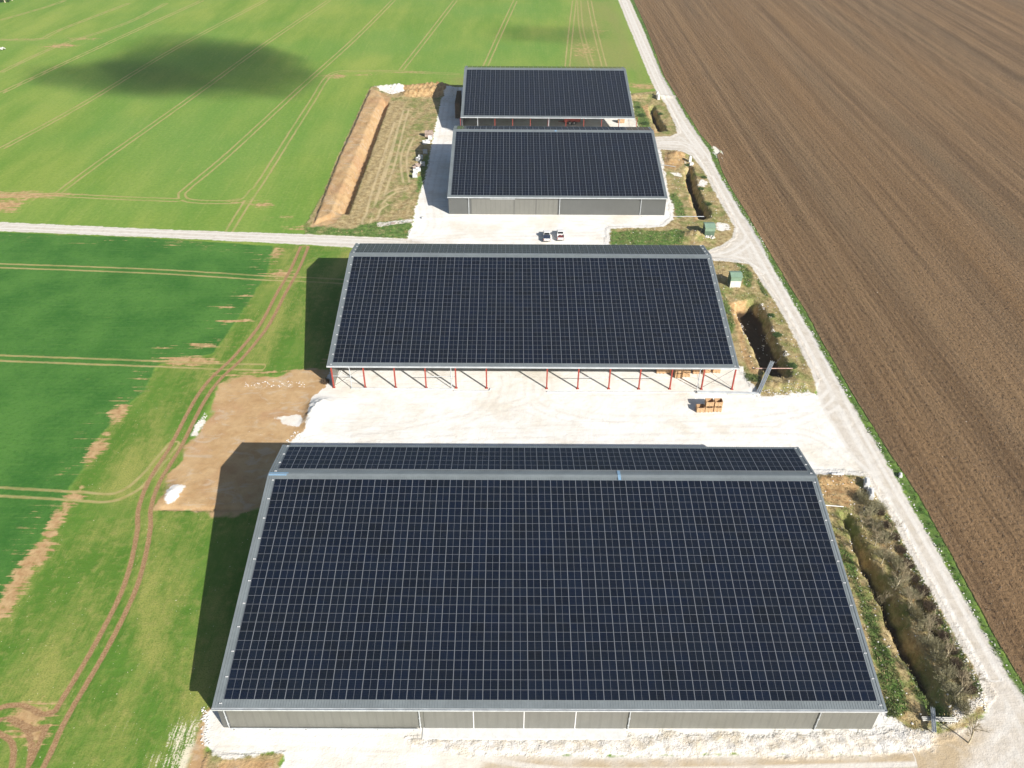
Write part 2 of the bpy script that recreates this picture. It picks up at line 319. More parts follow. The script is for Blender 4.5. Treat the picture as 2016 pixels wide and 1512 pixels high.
ATT['s_straw'] = sdp([gp([(764, 196), (800, 200), (784, 246), (760, 328), (716, 430), (700, 470), (610, 462), (612, 444), (664, 440), (686, 423), (722, 328), (751, 246)])])
yardl = [[(600, 880), (800, 850), (1000, 800), (1060, 770), (1040, 720)], [(700, 862), (1000, 846), (1300, 838), (1500, 826), (1610, 800), (1668, 740), (1690, 800)], [(900, 860), (1200, 850), (1480, 846), (1600, 856), (1690, 920), (1740, 980)], [(1040, 740), (1060, 800), (1200, 836), (1400, 835)], [(980, 740), (960, 800), (860, 846), (720, 860)],
         [(1540, 842), (1620, 810), (1650, 780), (1622, 720), (1580, 640)], [(1395, 505), (1440, 498), (1475, 470), (1462, 430)], [(1395, 508), (1450, 508), (1500, 540)], [(810, 470), (1000, 462), (1180, 460), (1200, 440), (1120, 432)], [(830, 470), (850, 440), (845, 380), (868, 280), (880, 200)], [(1275, 283), (1340, 282), (1372, 300), (1400, 345)], [(420, 1455), (700, 1462), (900, 1470), (1100, 1500), (1400, 1500), (1800, 1490)],
         [(1228, 0), (1292, 150), (1340, 240), (1392, 316), (1450, 420), (1492, 490), (1560, 610), (1650, 780), (1720, 910), (1800, 1050), (1880, 1195), (1960, 1340)], [(0, 446), (300, 459), (600, 471), (800, 479)]]
ATT['d_yard'] = dpl([gl(t) for t in yardl])
spill = sdp([gp(p) for p in ([(1400, 286), (1412, 290), (1420, 299), (1414, 306), (1404, 303)], [(1412, 291), (1424, 299), (1430, 312), (1424, 308), (1416, 301)], [(1414, 300), (1423, 310), (1430, 326), (1433, 338), (1427, 328), (1419, 314)])])-.1
ATT['s_plough'] = np.minimum(ATT['s_plough'], -spill+.3); ATT['s_chalk'] = np.maximum(ATT['s_chalk'], spill)
ATT['s_lush'] = np.minimum(ATT['s_lush'], -spill+.2)
rr_ = sdp([rough_r1, rough_r2, rough_r3, rough_r4]); ATT['s_rough'] = np.maximum(ATT['s_rough'], rr_+1.3)
ATT['s_tan'] = sdp([gp([(940, 1490), (1250, 1494), (1500, 1488), (1700, 1490), (1790, 1462), (1850, 1432), (1900, 1420), (1950, 1440), (1900, 1512)])+[(40, -30), (-20, -30)]])
ATT['s_road_side'] = sst(sdp([gp([(870, 152), (1000, 140), (1110, 134), (1120, 40), (1140, 0), (1212, 0), (1240, 62), (1276, 150), (1290, 180), (1250, 190), (1240, 140), (905, 172)])], 9), -6, 8)
bare0 = bare.copy(); bare[:] = 0
for B in ((388, 1492, 3.2, 3.5, 1.3), (360, 1450, 3.5, 4, .8), (330, 1500, 4, 3, .7), (250, 1440, 4, 5, .38), (395, 1420, 1.6, 4, .6), (270, 1250, 5, 6, .25)): blob(*B)
ATT['b_chalky'] = bare.copy(); bare[:] = bare0

# --- heights
H = np.zeros(NP)
def dig(poly, depth, w, rag=.5):
    sd = sdp([poly]); wob = rag*(np.sin(XX*.9+YY*.5)+np.sin(YY*1.3-XX*.4)+np.sin(YY*2.6+1.3*XX))*.33
    return depth*sst(sd+wob*.8, 0, w)
basin1 = gp([(1650, 1005), (1676, 1008), (1703, 1062), (1745, 1132), (1778, 1192), (1816, 1272), (1848, 1332), (1872, 1398), (1850, 1416), (1832, 1408), (1790, 1330), (1746, 1240), (1706, 1150), (1674, 1075)])
basin1b = gp([(1742, 1040), (1765, 1062), (1790, 1110), (1826, 1180), (1862, 1250), (1900, 1330), (1890, 1350), (1858, 1330), (1820, 1240), (1780, 1140)])
basin2 = gp([(1436, 598), (1486, 586), (1506, 604), (1522, 645), (1542, 690), (1562, 732), (1558, 744), (1516, 742), (1494, 722), (1470, 670), (1452, 630)])
basin3 = gp([(1344, 345), (1354, 320), (1366, 328), (1376, 372), (1400, 416), (1400, 430), (1372, 432), (1360, 395), (1350, 368)])
basin4 = gp([(1275, 214), (1288, 203), (1301, 232), (1315, 257), (1293, 259), (1282, 236)])
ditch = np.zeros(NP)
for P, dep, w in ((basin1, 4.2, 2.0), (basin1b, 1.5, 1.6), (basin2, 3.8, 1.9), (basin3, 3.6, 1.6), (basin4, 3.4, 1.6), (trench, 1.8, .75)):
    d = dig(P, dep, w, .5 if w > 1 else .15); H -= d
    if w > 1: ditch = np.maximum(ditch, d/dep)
sb = sdp([berm_top]); H += .8*sst(sb+.08*np.sin(YY*.8), -.2, .55)
def mound(u, v, rx, ry, h, rot=0.0):
    p = g(u, v); c, s = math.cos(rot), math.sin(rot); dx, dy = XX-p.x, YY-p.y
    return h*np.exp(-((dx*c+dy*s)/rx)**2-((-dx*s+dy*c)/ry)**2)
for M in ((805, 186, 2.6, 2.2, 1.5), (826, 186, 2.8, 2.2, 1.7), (848, 184, 3, 2.4, 1.7), (868, 182, 3, 2.4, 1.8), (890, 182, 4, 3, 1.6), (815, 176, 4, 2.5, 1.5), (845, 175, 4, 2.5, 1.6), (872, 174, 4, 2.5, 1.6), (760, 174, 5, 1.6, 1.2), (785, 176, 2.5, 3, 1.2),
          (1332, 306, 2.5, 2, 1.4), (1322, 318, 2, 1.6, .9), (1366, 466, 2.8, 2.4, 1.5), (1275, 190, 8, 1.5, .9), (340, 972, 1.4, 2, .6),
          (625, 808, 1.6, 2.4, .8, .4), (612, 826, 1.2, 2.6, .8), (640, 796, 2, 1.6, .7), (1530, 760, 4, 1.4, .8), (1570, 750, 2, 3, .6), (1640, 945, 4, 1.2, .5), (1620, 1020, 1.2, 2, .5)):
    H += mound(*M)*(1+.25*np.sin(XX*2.3+YY*1.1)*np.sin(YY*2.9-XX*1.3))
fr = sst(ATT['s_rubble'], -.5, 1.5)
H += fr*(.10+.16*np.sin(XX*1.7+2*np.sin(YY*1.1))*np.sin(YY*2.3+XX*.6)+.12*np.sin(XX*3.9+YY*2.2))
H += sst(ATT['s_rough'], 0, 2)*(.10*np.sin(XX*1.3+YY*.7)*np.sin(YY*1.1-XX*.4)+.06*np.sin(XX*3.1+1.7*YY))*(1-sst(ATT['s_chalk'], -1, 1))
pl = sst(ATT['s_plough'], .2, 1.2); H += pl*(.07*np.sin((XX+.05*YY)*4.2)+.05*np.sin(XX*2.1+YY*3.3)*np.sin(YY*2.7-XX*1.6)-.06)
H += .25*np.exp(-((ATT['s_plough']+.3)/.7)**2)*(YY < 420)
rt = np.abs(np.abs(ATT['d_rut'])-.95); H -= .07*np.exp(-(rt/.3)**2)
lf = sdp([gp([(318, 999), (420, 1000), (540, 1002), (540, 1007), (420, 1005), (318, 1003)])]); H -= .35*sst(lf, -.3, .3)
H += .0*XX
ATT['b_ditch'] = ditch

def terrain_material():
    G = NG('terrain_soil_crop_chalk'); P = G.pos()
    nL = G.noise(P, .012, 3); nM = G.noise(P, .09, 4); nF = G.noise(P, .8, 4, .6); nT = G.noise(P, 4.5, 3, .65); nD = G.noise(P, .28, 5, .62)
    along = .165
    rows = G.noise(G.scale(P, 1.0, .02, 1, along), 1.5, 3, .6)            # drilling lines of the far field
    rows2 = G.noise(G.scale(P, .05, 1.0, 1, .03), 1.7, 3, .6)             # drilling lines of the near dark field
    rows3 = G.noise(G.scale(P, 1.0, .08, 1, -.14), 3.0, 4, .65)          # headland lines along y
    rag = G.ma('ADD', G.ma('MULTIPLY', G.sub(nD), 2.2), G.ma('MULTIPLY', G.sub(nF), 1.6))
    def mask(att, w=.25, amp=1.0, off=0.0):
        return G.ss(G.ma('ADD', G.ma('MULTIPLY_ADD', rag, amp, off), G.at(att)), -w, w)
    # light field
    nR = G.noise(G.scale(P, 1.0, .22, 1, along), .06, 5, .6)
    c = G.mix(G.ss(nR, .3, .72), A(114, 150, 58), A(158, 172, 82))
    c = G.mix(G.ma('MULTIPLY', G.ss(nL, .36, .68), .8), c, A(112, 154, 70))
    c = G.mix(G.ma('MULTIPLY', G.ss(G.ma('ADD', G.ma('MULTIPLY', rows, .6), G.ma('MULTIPLY', nD, .4)), .5, .68), .30), c, A(168, 174, 98))
    c = G.mix(G.ma('MULTIPLY', G.ss(nT, .45, .75), .35), c, A(92, 130, 46))
    c = G.mix(G.ma('MULTIPLY', G.ss(G.at('s_road_side'), .05, .9), G.ss(nR, .3, .62, .25, .8)), c, A(146, 148, 86))
    gr1 = G.noise(P, 1.1, 3, .7); c = G.mix(G.ma('MULTIPLY', G.ss(gr1, .5, .68), .28), c, A(88, 128, 40)); c = G.mix(G.ma('MULTIPLY', G.ss(gr1, .5, .34), .22), c, A(164, 182, 92))
    # headland
    hm = G.ma('ADD', G.ma('MULTIPLY', G.noise(G.scale(P, 1, .3, 1, -.08), .16, 5, .62), .65), G.ma('ADD', G.ma('MULTIPLY', rows3, .17), G.ma('MULTIPLY', nF, .18)))
    h = G.mix(G.ss(hm, .40, .63), A(92, 132, 48), A(162, 164, 88))
    h = G.mix(G.ma('MULTIPLY', G.ss(nF, .5, .72), .45), h, A(158, 156, 92))
    h = G.mix(G.ma('MULTIPLY', G.ss(nT, .42, .7), .55), h, A(82, 116, 40))
    h = G.mix(G.ma('MULTIPLY', G.ss(nM, .48, .66), .55), h, A(96, 138, 52))
    ck = G.ss(G.ma('ADD', G.at('b_chalky'), G.ma('MULTIPLY', G.sub(G.ma('ADD', G.ma('MULTIPLY', rows3, .55), G.ma('MULTIPLY', nT, .45))), 3.2)), .62, .95)
    h = G.mix(G.ma('MULTIPLY', ck, G.ss(G.at('b_chalky'), .04, .3)), h, A(232, 224, 196))
    h = G.mix(G.ss(G.noise(P, 3.1, 1, .4), .755, .79), h, A(214, 210, 172))
    c = G.mix(mask('s_head', .5, .8), c, h)
    # dark field
    d = G.mix(G.ss(nM, .3, .7), A(62, 114, 46), A(88, 136, 60))
    d = G.mix(G.ma('MULTIPLY', G.ss(rows2, .5, .74), .5), d, A(92, 136, 62))
    d = G.mix(G.ma('MULTIPLY', G.ss(nT, .48, .75), .4), d, A(38, 88, 30))
    d = G.mix(G.ma('MULTIPLY', G.ss(gr1, .5, .68), .3), d, A(40, 90, 30)); d = G.mix(G.ma('MULTIPLY', G.ss(gr1, .48, .3), .3), d, A(98, 140, 66)); d = G.mix(G.ss(G.noise(G.scale(P, .12, 1, 1, .03), 1.6, 4, .7), .66, .74, 0, .55), d, A(140, 150, 84))
    c = G.mix(mask('s_dark', .4, .5), c, d)
    # trampled and bare places
    tanc = G.mix(G.ss(nF, .3, .7), A(178, 140, 98), A(205, 174, 128))
    st = G.ma('ADD', G.ma('MULTIPLY', rows2, .5), G.ma('ADD', G.ma('MULTIPLY', nD, .3), G.ma('MULTIPLY', nF, .2)))
    bm = G.ss(G.ma('ADD', G.at('b_bare'), G.ma('MULTIPLY', G.sub(st), 3.6)), .55, .85)
    bm = G.ma('MULTIPLY', bm, G.ss(G.at('b_bare'), .06, .3))
    c = G.mix(bm, c, tanc)
    ed = G.ma('MULTIPLY', G.ss(G.ma('ABSOLUTE', G.ma('ADD', G.at('s_dark'), -2.0)), 4.0, 0.5), G.ss(st, .54, .62))
    c = G.mix(G.ma('MULTIPLY', ed, .8), c, tanc)
    # tramlines and ruts
    trc = G.mix(G.ss(nF, .3, .7), A(170, 158, 98), A(192, 174, 124))
    d2 = G.ma('ABSOLUTE', G.ma('SUBTRACT', G.at('d_tram'), G.ma('MULTIPLY_ADD', G.sub(nD), .5, .95)))
    tm = G.ss(G.ma('ADD', d2, G.ma('MULTIPLY', G.sub(nF), .5)), .48, .12)
    c = G.mix(G.ma('MULTIPLY', tm, G.ss(nM, .3, .6, .5, .9)), c, trc)
    d3 = G.ma('ABSOLUTE', G.ma('SUBTRACT', G.at('d_faint'), .9))
    c = G.mix(G.ma('MULTIPLY', G.ss(G.ma('ADD', d3, G.ma('MULTIPLY', G.sub(nF), .9)), .6, .1), .6), c, trc)
    d1 = G.ma('ABSOLUTE', G.ma('SUBTRACT', G.at('d_rut'), .98))
    rm = G.ss(G.ma('ADD', d1, G.ma('MULTIPLY', G.sub(nF), .35)), .5, .25)
    rutc = G.mix(G.ss(nT, .3, .7), A(150, 116, 82), A(182, 150, 112))
    # rough straw and weeds
    r = G.mix(G.ss(nF, .3, .68), A(156, 134, 92), A(204, 184, 138))
    r = G.mix(G.ma('MULTIPLY', G.ma('MULTIPLY', G.ss(G.ma('ADD', G.ma('MULTIPLY', nD, .6), G.ma('MULTIPLY', nM, .4)), .44, .60), .72), G.ss(G.ma('ADD', G.at('s_straw'), G.ma('MULTIPLY', rag, 1.0)), 1.2, -.8)), r, A(112, 134, 62))
    r = G.mix(G.ma('MULTIPLY', G.ss(nT, .5, .74), .55), r, A(104, 84, 48))
    r = G.mix(G.ss(G.noise(P, 1.7, 4, .7), .64, .72), r, A(226, 212, 188))
    r = G.mix(G.ma('MULTIPLY', G.ss(G.ma('ADD', d3, G.ma('MULTIPLY', G.sub(nF), .6)), .55, .1), .7), r, A(212, 192, 150)); mr = mask('s_rough', .3, .7); c = G.mix(mr, c, r)
    o = G.mix(G.ss(nF, .3, .7), A(166, 130, 88), A(208, 178, 130)); mo = mask('s_orange', .4, .9); c = G.mix(mo, c, o)
    lc = G.mix(G.ss(nF, .35, .7), A(84, 120, 52), A(132, 156, 84)); lc = G.mix(G.ma('MULTIPLY', G.ss(nT, .45, .7), .6), lc, A(54, 88, 32)); lc = G.mix(G.ss(nD, .6, .72), lc, A(150, 140, 84))
    ml = G.ma('MULTIPLY', mask('s_lush', .5, 1.2), G.ss(nD, .28, .5, .35, 1)); c = G.mix(ml, c, lc)
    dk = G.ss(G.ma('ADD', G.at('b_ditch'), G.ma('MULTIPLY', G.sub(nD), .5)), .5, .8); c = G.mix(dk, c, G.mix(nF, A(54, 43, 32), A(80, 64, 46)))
    # dirt
    e = G.mix(G.ss(nD, .3, .7), A(188, 152, 108), A(208, 176, 132)); e = G.mix(G.ma('MULTIPLY', G.ss(nF, .5, .75), .25), e, A(156, 124, 90)); e = G.mix(G.ma('MULTIPLY', G.ss(nM, .5, .66), .5), e, A(190, 148, 112))
    sw = G.noise(G.scale(P, .5, 1, 1, .5), .35, 4, .65, 1.6); e = G.mix(G.ma('MULTIPLY', G.ss(sw, .52, .64), .4), e, A(206, 192, 170))
    e = G.mix(G.ss(G.noise(P, 2.2, 2, .5), .72, .78), e, A(235, 225, 205))
    md = mask('s_dirt', .45, .7); c = G.mix(md, c, e)
    c = G.mix(rm, c, rutc)
    # chalk
    k = G.mix(G.ss(nD, .35, .7), A(253, 250, 244), A(246, 240, 230)); k = G.mix(G.ma('MULTIPLY', G.ss(nM, .52, .72), .45), k, A(226, 214, 188))
    trk = G.noise(G.scale(P, .06, 1, 1, .12), .9, 4, .7, .6); k = G.mix(G.ma('MULTIPLY', G.ss(trk, .54, .7), .45), k, A(212, 206, 200))
    sp = G.ma('MULTIPLY', G.ss(G.noise(P, 2.2, 5, .78), .58, .72), G.ss(nD, .38, .6)); k = G.mix(G.ma('MULTIPLY', sp, .7), k, A(160, 150, 136))
    dy = G.ma('ABSOLUTE', G.ma('SUBTRACT', G.ma('PINGPONG', G.ma('ADD', G.at('d_yard'), G.ma('MULTIPLY', G.sub(nD), .8)), 1.9), .95)); wear = G.ma('MULTIPLY', G.ma('MULTIPLY', G.ss(dy, .55, .1), G.ss(G.at('d_yard'), 5.5, 1.0)), G.ss(nD, .3, .55, .25, 1))
    k = G.mix(G.ma('MULTIPLY', wear, .25), k, A(206, 199, 188))
    k = k
    k = G.mix(G.ma('MULTIPLY', G.ma('MULTIPLY', G.ss(nM, .42, .62), G.ss(nF, .3, .6)), .3), k, A(222, 213, 196))
    mk = mask('s_chalk', .22, .95); c = G.mix(mk, c, k)
    # gravel road: wheel bands from the distance to the edge
    q = G.mix(G.ss(nF, .3, .7), A(212, 203, 189), A(226, 218, 206)); band = G.ma('SINE', G.ma('MULTIPLY_ADD', G.at('s_gravel'), 2.6, G.ma('MULTIPLY', nM, 1.5)))
    q = G.mix(G.ss(band, -.2, .9, 0, .45), q, A(236, 232, 224)); q = G.mix(G.ma('MULTIPLY', G.ss(nD, .48, .7), .45), q, A(196, 183, 162)); q = G.mix(G.ma('MULTIPLY', G.ss(nT, .5, .8), .18), q, A(180, 168, 150)); q = G.mix(G.ma('MULTIPLY', G.ss(G.at('s_tan'), -1.2, 1.5), G.ss(nD, .3, .6, .4, 1)), q, A(198, 178, 146))
    q = G.mix(G.ma('MULTIPLY', G.ss(G.ma('ABSOLUTE', G.ma('SUBTRACT', G.at('d_yard'), .95)), .6, .15), G.ss(nD, .3, .55, .35, .9)), q, A(234, 229, 220))
    mg = mask('s_gravel', .25, .6); mg = G.ma('MULTIPLY', mg, G.ss(G.ma('SUBTRACT', G.at('s_chalk'), G.at('s_gravel')), 3.5, .2, .15, 1)); c = G.mix(mg, c, q)
    # rubble of white stones
    vv = G.vor(P, 3.4); w = G.mix(G.ss(G.noise(P, .7, 5, .7), .4, .65), A(248, 243, 236), A(226, 214, 194)); w = G.mix(G.ss(nD, .5, .66, 0, .6), w, A(222, 208, 180)); w = G.mix(G.ma('MULTIPLY', G.ss(G.noise(P, 1.5, 5, .75), .56, .66), .6), w, A(150, 138, 122))
    mb = mask('s_rubble', .5, 1.1); c = G.mix(G.ma('MULTIPLY', mb, .9), c, w)
    # ploughed field
    pr = -.05
    s1 = G.noise(G.scale(P, 1, .012, 1, pr), .36, 3, .6); s2 = G.noise(G.scale(P, 1, .03, 1, pr), 1.35, 2, .5); s3 = G.noise(G.scale(P, 1, .72, 1, pr), 1.75, 5, .74)
    s0 = G.noise(G.scale(P, 1, .06, 1, pr), .05, 4, .6); p = G.mix(G.ss(s1, .3, .7), A(112, 90, 66), A(150, 123, 92)); p = G.mix(G.ma('MULTIPLY', G.ss(s2, .4, .7), .45), p, A(106, 85, 64)); s4 = G.noise(G.scale(P, 1, .004, 1, pr), .14, 3, .6); p = G.mix(G.ma('MULTIPLY', G.ss(s4, .46, .66), .42), p, A(160, 132, 98)); p = G.mix(G.ma('MULTIPLY', G.ss(s4, .46, .3), .42), p, A(98, 80, 60)); p = G.mix(G.ma('MULTIPLY', G.ss(s0, .45, .68), .6), p, A(144, 114, 80)); p = G.mix(G.ma('MULTIPLY', G.ss(s0, .5, .3), .5), p, A(112, 98, 78))
    p = G.mix(G.ma('MULTIPLY', G.ss(s3, .54, .72), .7), p, A(172, 142, 106)); p = G.mix(G.ma('MULTIPLY', G.ss(s3, .47, .36), .75), p, A(66, 50, 36))
    p = G.mix(G.ss(G.noise(P, 1.3, 2), .77, .8), p, A(215, 205, 190))
    mp = mask('s_plough', .2, .25); c = G.mix(mp, c, p)
    # relief
    hb = G.ma('MULTIPLY', nF, .26); hb = G.ma('ADD', hb, G.ma('MULTIPLY', nT, .10))
    hb = G.ma('ADD', hb, G.ma('MULTIPLY', G.ma('MULTIPLY', s3, mp), 1.3)); hb = G.ma('ADD', hb, G.ma('MULTIPLY', G.ma('MULTIPLY', s2, mp), .5))
    hb = G.ma('ADD', hb, G.ma('MULTIPLY', G.ma('MULTIPLY', G.noise(P, 1.4, 5, .75), mb), .7))
    hb = G.ma('ADD', hb, G.ma('MULTIPLY', G.ma('MULTIPLY', G.noise(P, 2.2, 4, .7), mr), .45))
    G.bsdf(c, .95, 0, .12, bump=hb, bd=.55, bs=.8)
    return G.m
TERR = terrain_material()

# --- cut the one sheet into the named pieces of ground
fi = np.arange((NX-1)*(NY-1)); r, cc = fi//(NX-1), fi % (NX-1); v0 = r*NX+cc
FACES = np.stack([v0, v0+1, v0+NX+1, v0+NX], 1)
def fc(name): a = ATT[name]; return a[FACES].mean(1)
cls = np.zeros(len(FACES), int)
for i, (att, th) in enumerate((('s_head', 0), ('s_dark', 0), ('s_rough', 0), ('s_lush', 0), ('s_dirt', 0), ('s_chalk', 0), ('s_gravel', .1), ('s_plough', 0)), 1):
    m = fc(att) > th
    if att == 's_gravel': m &= (fc('s_chalk') < fc('s_gravel')+1.2)
    cls[m] = i
NAMES = ['green_field', 'grass_headland', 'dark_green_field', 'rough_ground', 'grass_verge', 'bare_dirt', 'chalk_yard', 'gravel_road', 'ploughed_field']
ALLV = np.stack([XX, YY, H], 1)
def height(x, y):
    i = min(max(np.searchsorted(gx, x)-1, 0), NX-2); j = min(max(np.searchsorted(gy, y)-1, 0), NY-2)
    tx, ty = (x-gx[i])/(gx[i+1]-gx[i]), (y-gy[j])/(gy[j+1]-gy[j]); Z = H[[j*NX+i, j*NX+i+1, (j+1)*NX+i, (j+1)*NX+i+1]]
    return float((Z[0]*(1-tx)+Z[1]*tx)*(1-ty)+(Z[2]*(1-tx)+Z[3]*tx)*ty)
for k, nm in enumerate(NAMES):
    F4 = FACES[cls == k]
    used, inv = np.unique(F4, return_inverse=True); inv = inv.reshape(F4.shape)
    me = bpy.data.meshes.new(nm); me.vertices.add(len(used)); me.vertices.foreach_set('co', ALLV[used].astype(np.float32).ravel())
    me.loops.add(inv.size); me.loops.foreach_set('vertex_index', inv.ravel().astype(np.int32))
    me.polygons.add(len(F4)); me.polygons.foreach_set('loop_start', np.arange(0, inv.size, 4, dtype=np.int32)); me.polygons.foreach_set('use_smooth', np.ones(len(F4), bool))
    for an, av in ATT.items():
        a = me.attributes.new(an, 'FLOAT', 'POINT'); a.data.foreach_set('value', av[used].astype(np.float32))
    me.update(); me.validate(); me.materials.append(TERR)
    o = bpy.data.objects.new(nm, me); COL.objects.link(o); o['kind'] = 'structure'

# ================================================================== MATERIALS OF THE BUILDINGS
def cladding(name, c1, step=.3, horizontal=False):
    G = NG(name); p = G.obj(); x = G.n('ShaderNodeSeparateXYZ'); G.put(x.inputs[0], p)
    w = G.ma('PINGPONG', G.ma('ADD', x.outputs[0], x.outputs[1]), step*.5); rib = G.ss(w, step*.08, step*.2)
    n1 = G.noise(p, .35, 3); n2 = G.noise(G.scale(p, 2, 2, .25), 1.5, 3)
    v = G.ma('ADD', G.ma('MULTIPLY_ADD', n1, .24, .88), G.ma('MULTIPLY', G.sub(n2), .16))
    s = G.n('ShaderNodeVectorMath', operation='SCALE'); s.inputs[0].default_value = c1[:3]; G.put(s.inputs['Scale'], v)
    G.bsdf(G.mix(G.ma('MULTIPLY', G.ma('SUBTRACT', 1.0, rib), .08), s.outputs[0], (c1[0]*.4, c1[1]*.4, c1[2]*.4, 1)), .5, .15, .4, bump=rib, bd=.008); return G.m
CLAD = cladding('grey_metal_cladding', (.195, .195, .172, 1), 1.1); CLAD_D = cladding('dark_metal_cladding', (.125, .13, .125, 1)); DOORM = cladding('sliding_door_cladding', (.20, .20, .18, 1), 1.3)
ROOFM = simple('roof_sheet_grey', (.215, .245, .255, 1), .42, .15, .5, .12, .25)
GALV = simple('galvanised_steel', (.56, .59, .61, 1), .45, .12, .5, .15, .8)
BLOCK = simple('white_concrete', (.72, .72, .70, 1), .8, 0, .2, .12, 1.2, .01)
PIPE = simple('pale_grey_pipe', (.52, .55, .57, 1), .45, .1, .5, .15, 1)
WHITE = simple('white_plastic', (.8, .8, .8, 1), .4, 0, .5, .06, 2)
RED = simple('red_oxide_steel', (.36, .06, .04, 1), .55, .05, .4, .2, 1.5)
TAPE = simple('pale_blue_flashing', (.22, .36, .50, 1), .5, 0, .4, .15, 3)
STEELD = simple('dark_steel', (.10, .10, .10, 1), .5, .4, .4, .2, 2)
def panel_material():
    G = NG('solar_cells'); uv = G.n('ShaderNodeUVMap'); uv.uv_map = 'UVMap'; x = G.n('ShaderNodeSeparateXYZ'); G.put(x.inputs[0], uv.outputs[0]); u, v = x.outputs[0], x.outputs[1]
    eu = G.ma('MULTIPLY', G.ma('PINGPONG', u, .5), 1.83); ev = G.ma('MULTIPLY', G.ma('PINGPONG', v, .5), 1.24)   # metres to the frame
    frame = G.ma('MAXIMUM', G.ss(eu, .030, .022), G.ma('MULTIPLY', G.ss(ev, .020, .013), .6))
    mid = G.ma('MULTIPLY', G.ss(G.ma('ABSOLUTE', G.ma('SUBTRACT', u, .5)), .009, .006), .8)
    cell = G.ma('MULTIPLY', G.ss(G.ma('PINGPONG', G.ma('MULTIPLY', v, 6), .5), .05, .03), .28)
    cellu = G.ma('MULTIPLY', G.ss(G.ma('PINGPONG', G.ma('MULTIPLY', u, 18), .5), .06, .03), .10)
    P = G.pos(); n = G.noise(P, .21, 3, .6); n2 = G.noise(G.scale(P, 1, .9, 1), .55, 2)
    base = G.mix(G.ss(n, .35, .65), (.003, .007, .020, 1), (.005, .008, .015, 1)); base = G.mix(G.ma('MULTIPLY', G.ss(n2, .45, .7), .6), base, (.005, .009, .020, 1))
    tv = G.n('ShaderNodeUVMap'); tv.uv_map = 'Tone'; tx = G.n('ShaderNodeSeparateXYZ'); G.put(tx.inputs[0], tv.outputs[0])
    base = G.mix(G.ma('MULTIPLY', tx.outputs[0], .55), base, (.003, .004, .007, 1)); base = G.mix(G.ma('MULTIPLY', tx.outputs[1], .35), base, (.007, .013, .028, 1))
    line = G.ma('MAXIMUM', cell, cellu)
    c = G.mix(line, base, (.07, .09, .12, 1)); c = G.mix(G.ma('MAXIMUM', frame, mid), c, (.25, .27, .30, 1))
    G.bsdf(c, G.ma('MULTIPLY_ADD', frame, .25, .12), 0, .20); return G.m
PANEL = panel_material()

# ================================================================== BARNS
BARN = [(-39.621, 43.486, 9.396, 5.023, 44.081, 11.883, 52.727, 10.126), (-38.098, 40.902, 80.572, 5.674, 113.533, 12.255, 121.381, 10.671),
        (-19.829, 39.125, 158.739, 5.195, 191.338, 11.688, 198.222, 10.412), (-19.168, 37.449, 218.705, 6.0, 250.677, 12.291, 258.677, 10.706)]
TONE = random.Random(77)
def panel_mesh(mb, uvs, o, X, S, N, w, h, tone=None):
    """one module lying on the slope: frame box with its face up"""
    t = .04; n = len(mb.v); o = Vector(o)+N*.07
    P = [o, o+X*w, o+X*w+S*h, o+S*h]
    mb.v += [tuple(p+N*t) for p in P]+[tuple(p) for p in P]
    tn = TONE.random(); mb.uv += [(tn, TONE.random())]*20
    mb.f.append((n, n+1, n+2, n+3)); uvs += [(0, 0), (1, 0), (1, 1), (0, 1)]
    for i in range(4): j = (i+1) % 4; mb.f.append((n+4+i, n+4+j, n+j, n+i)); uvs += [(0, 0)]*4
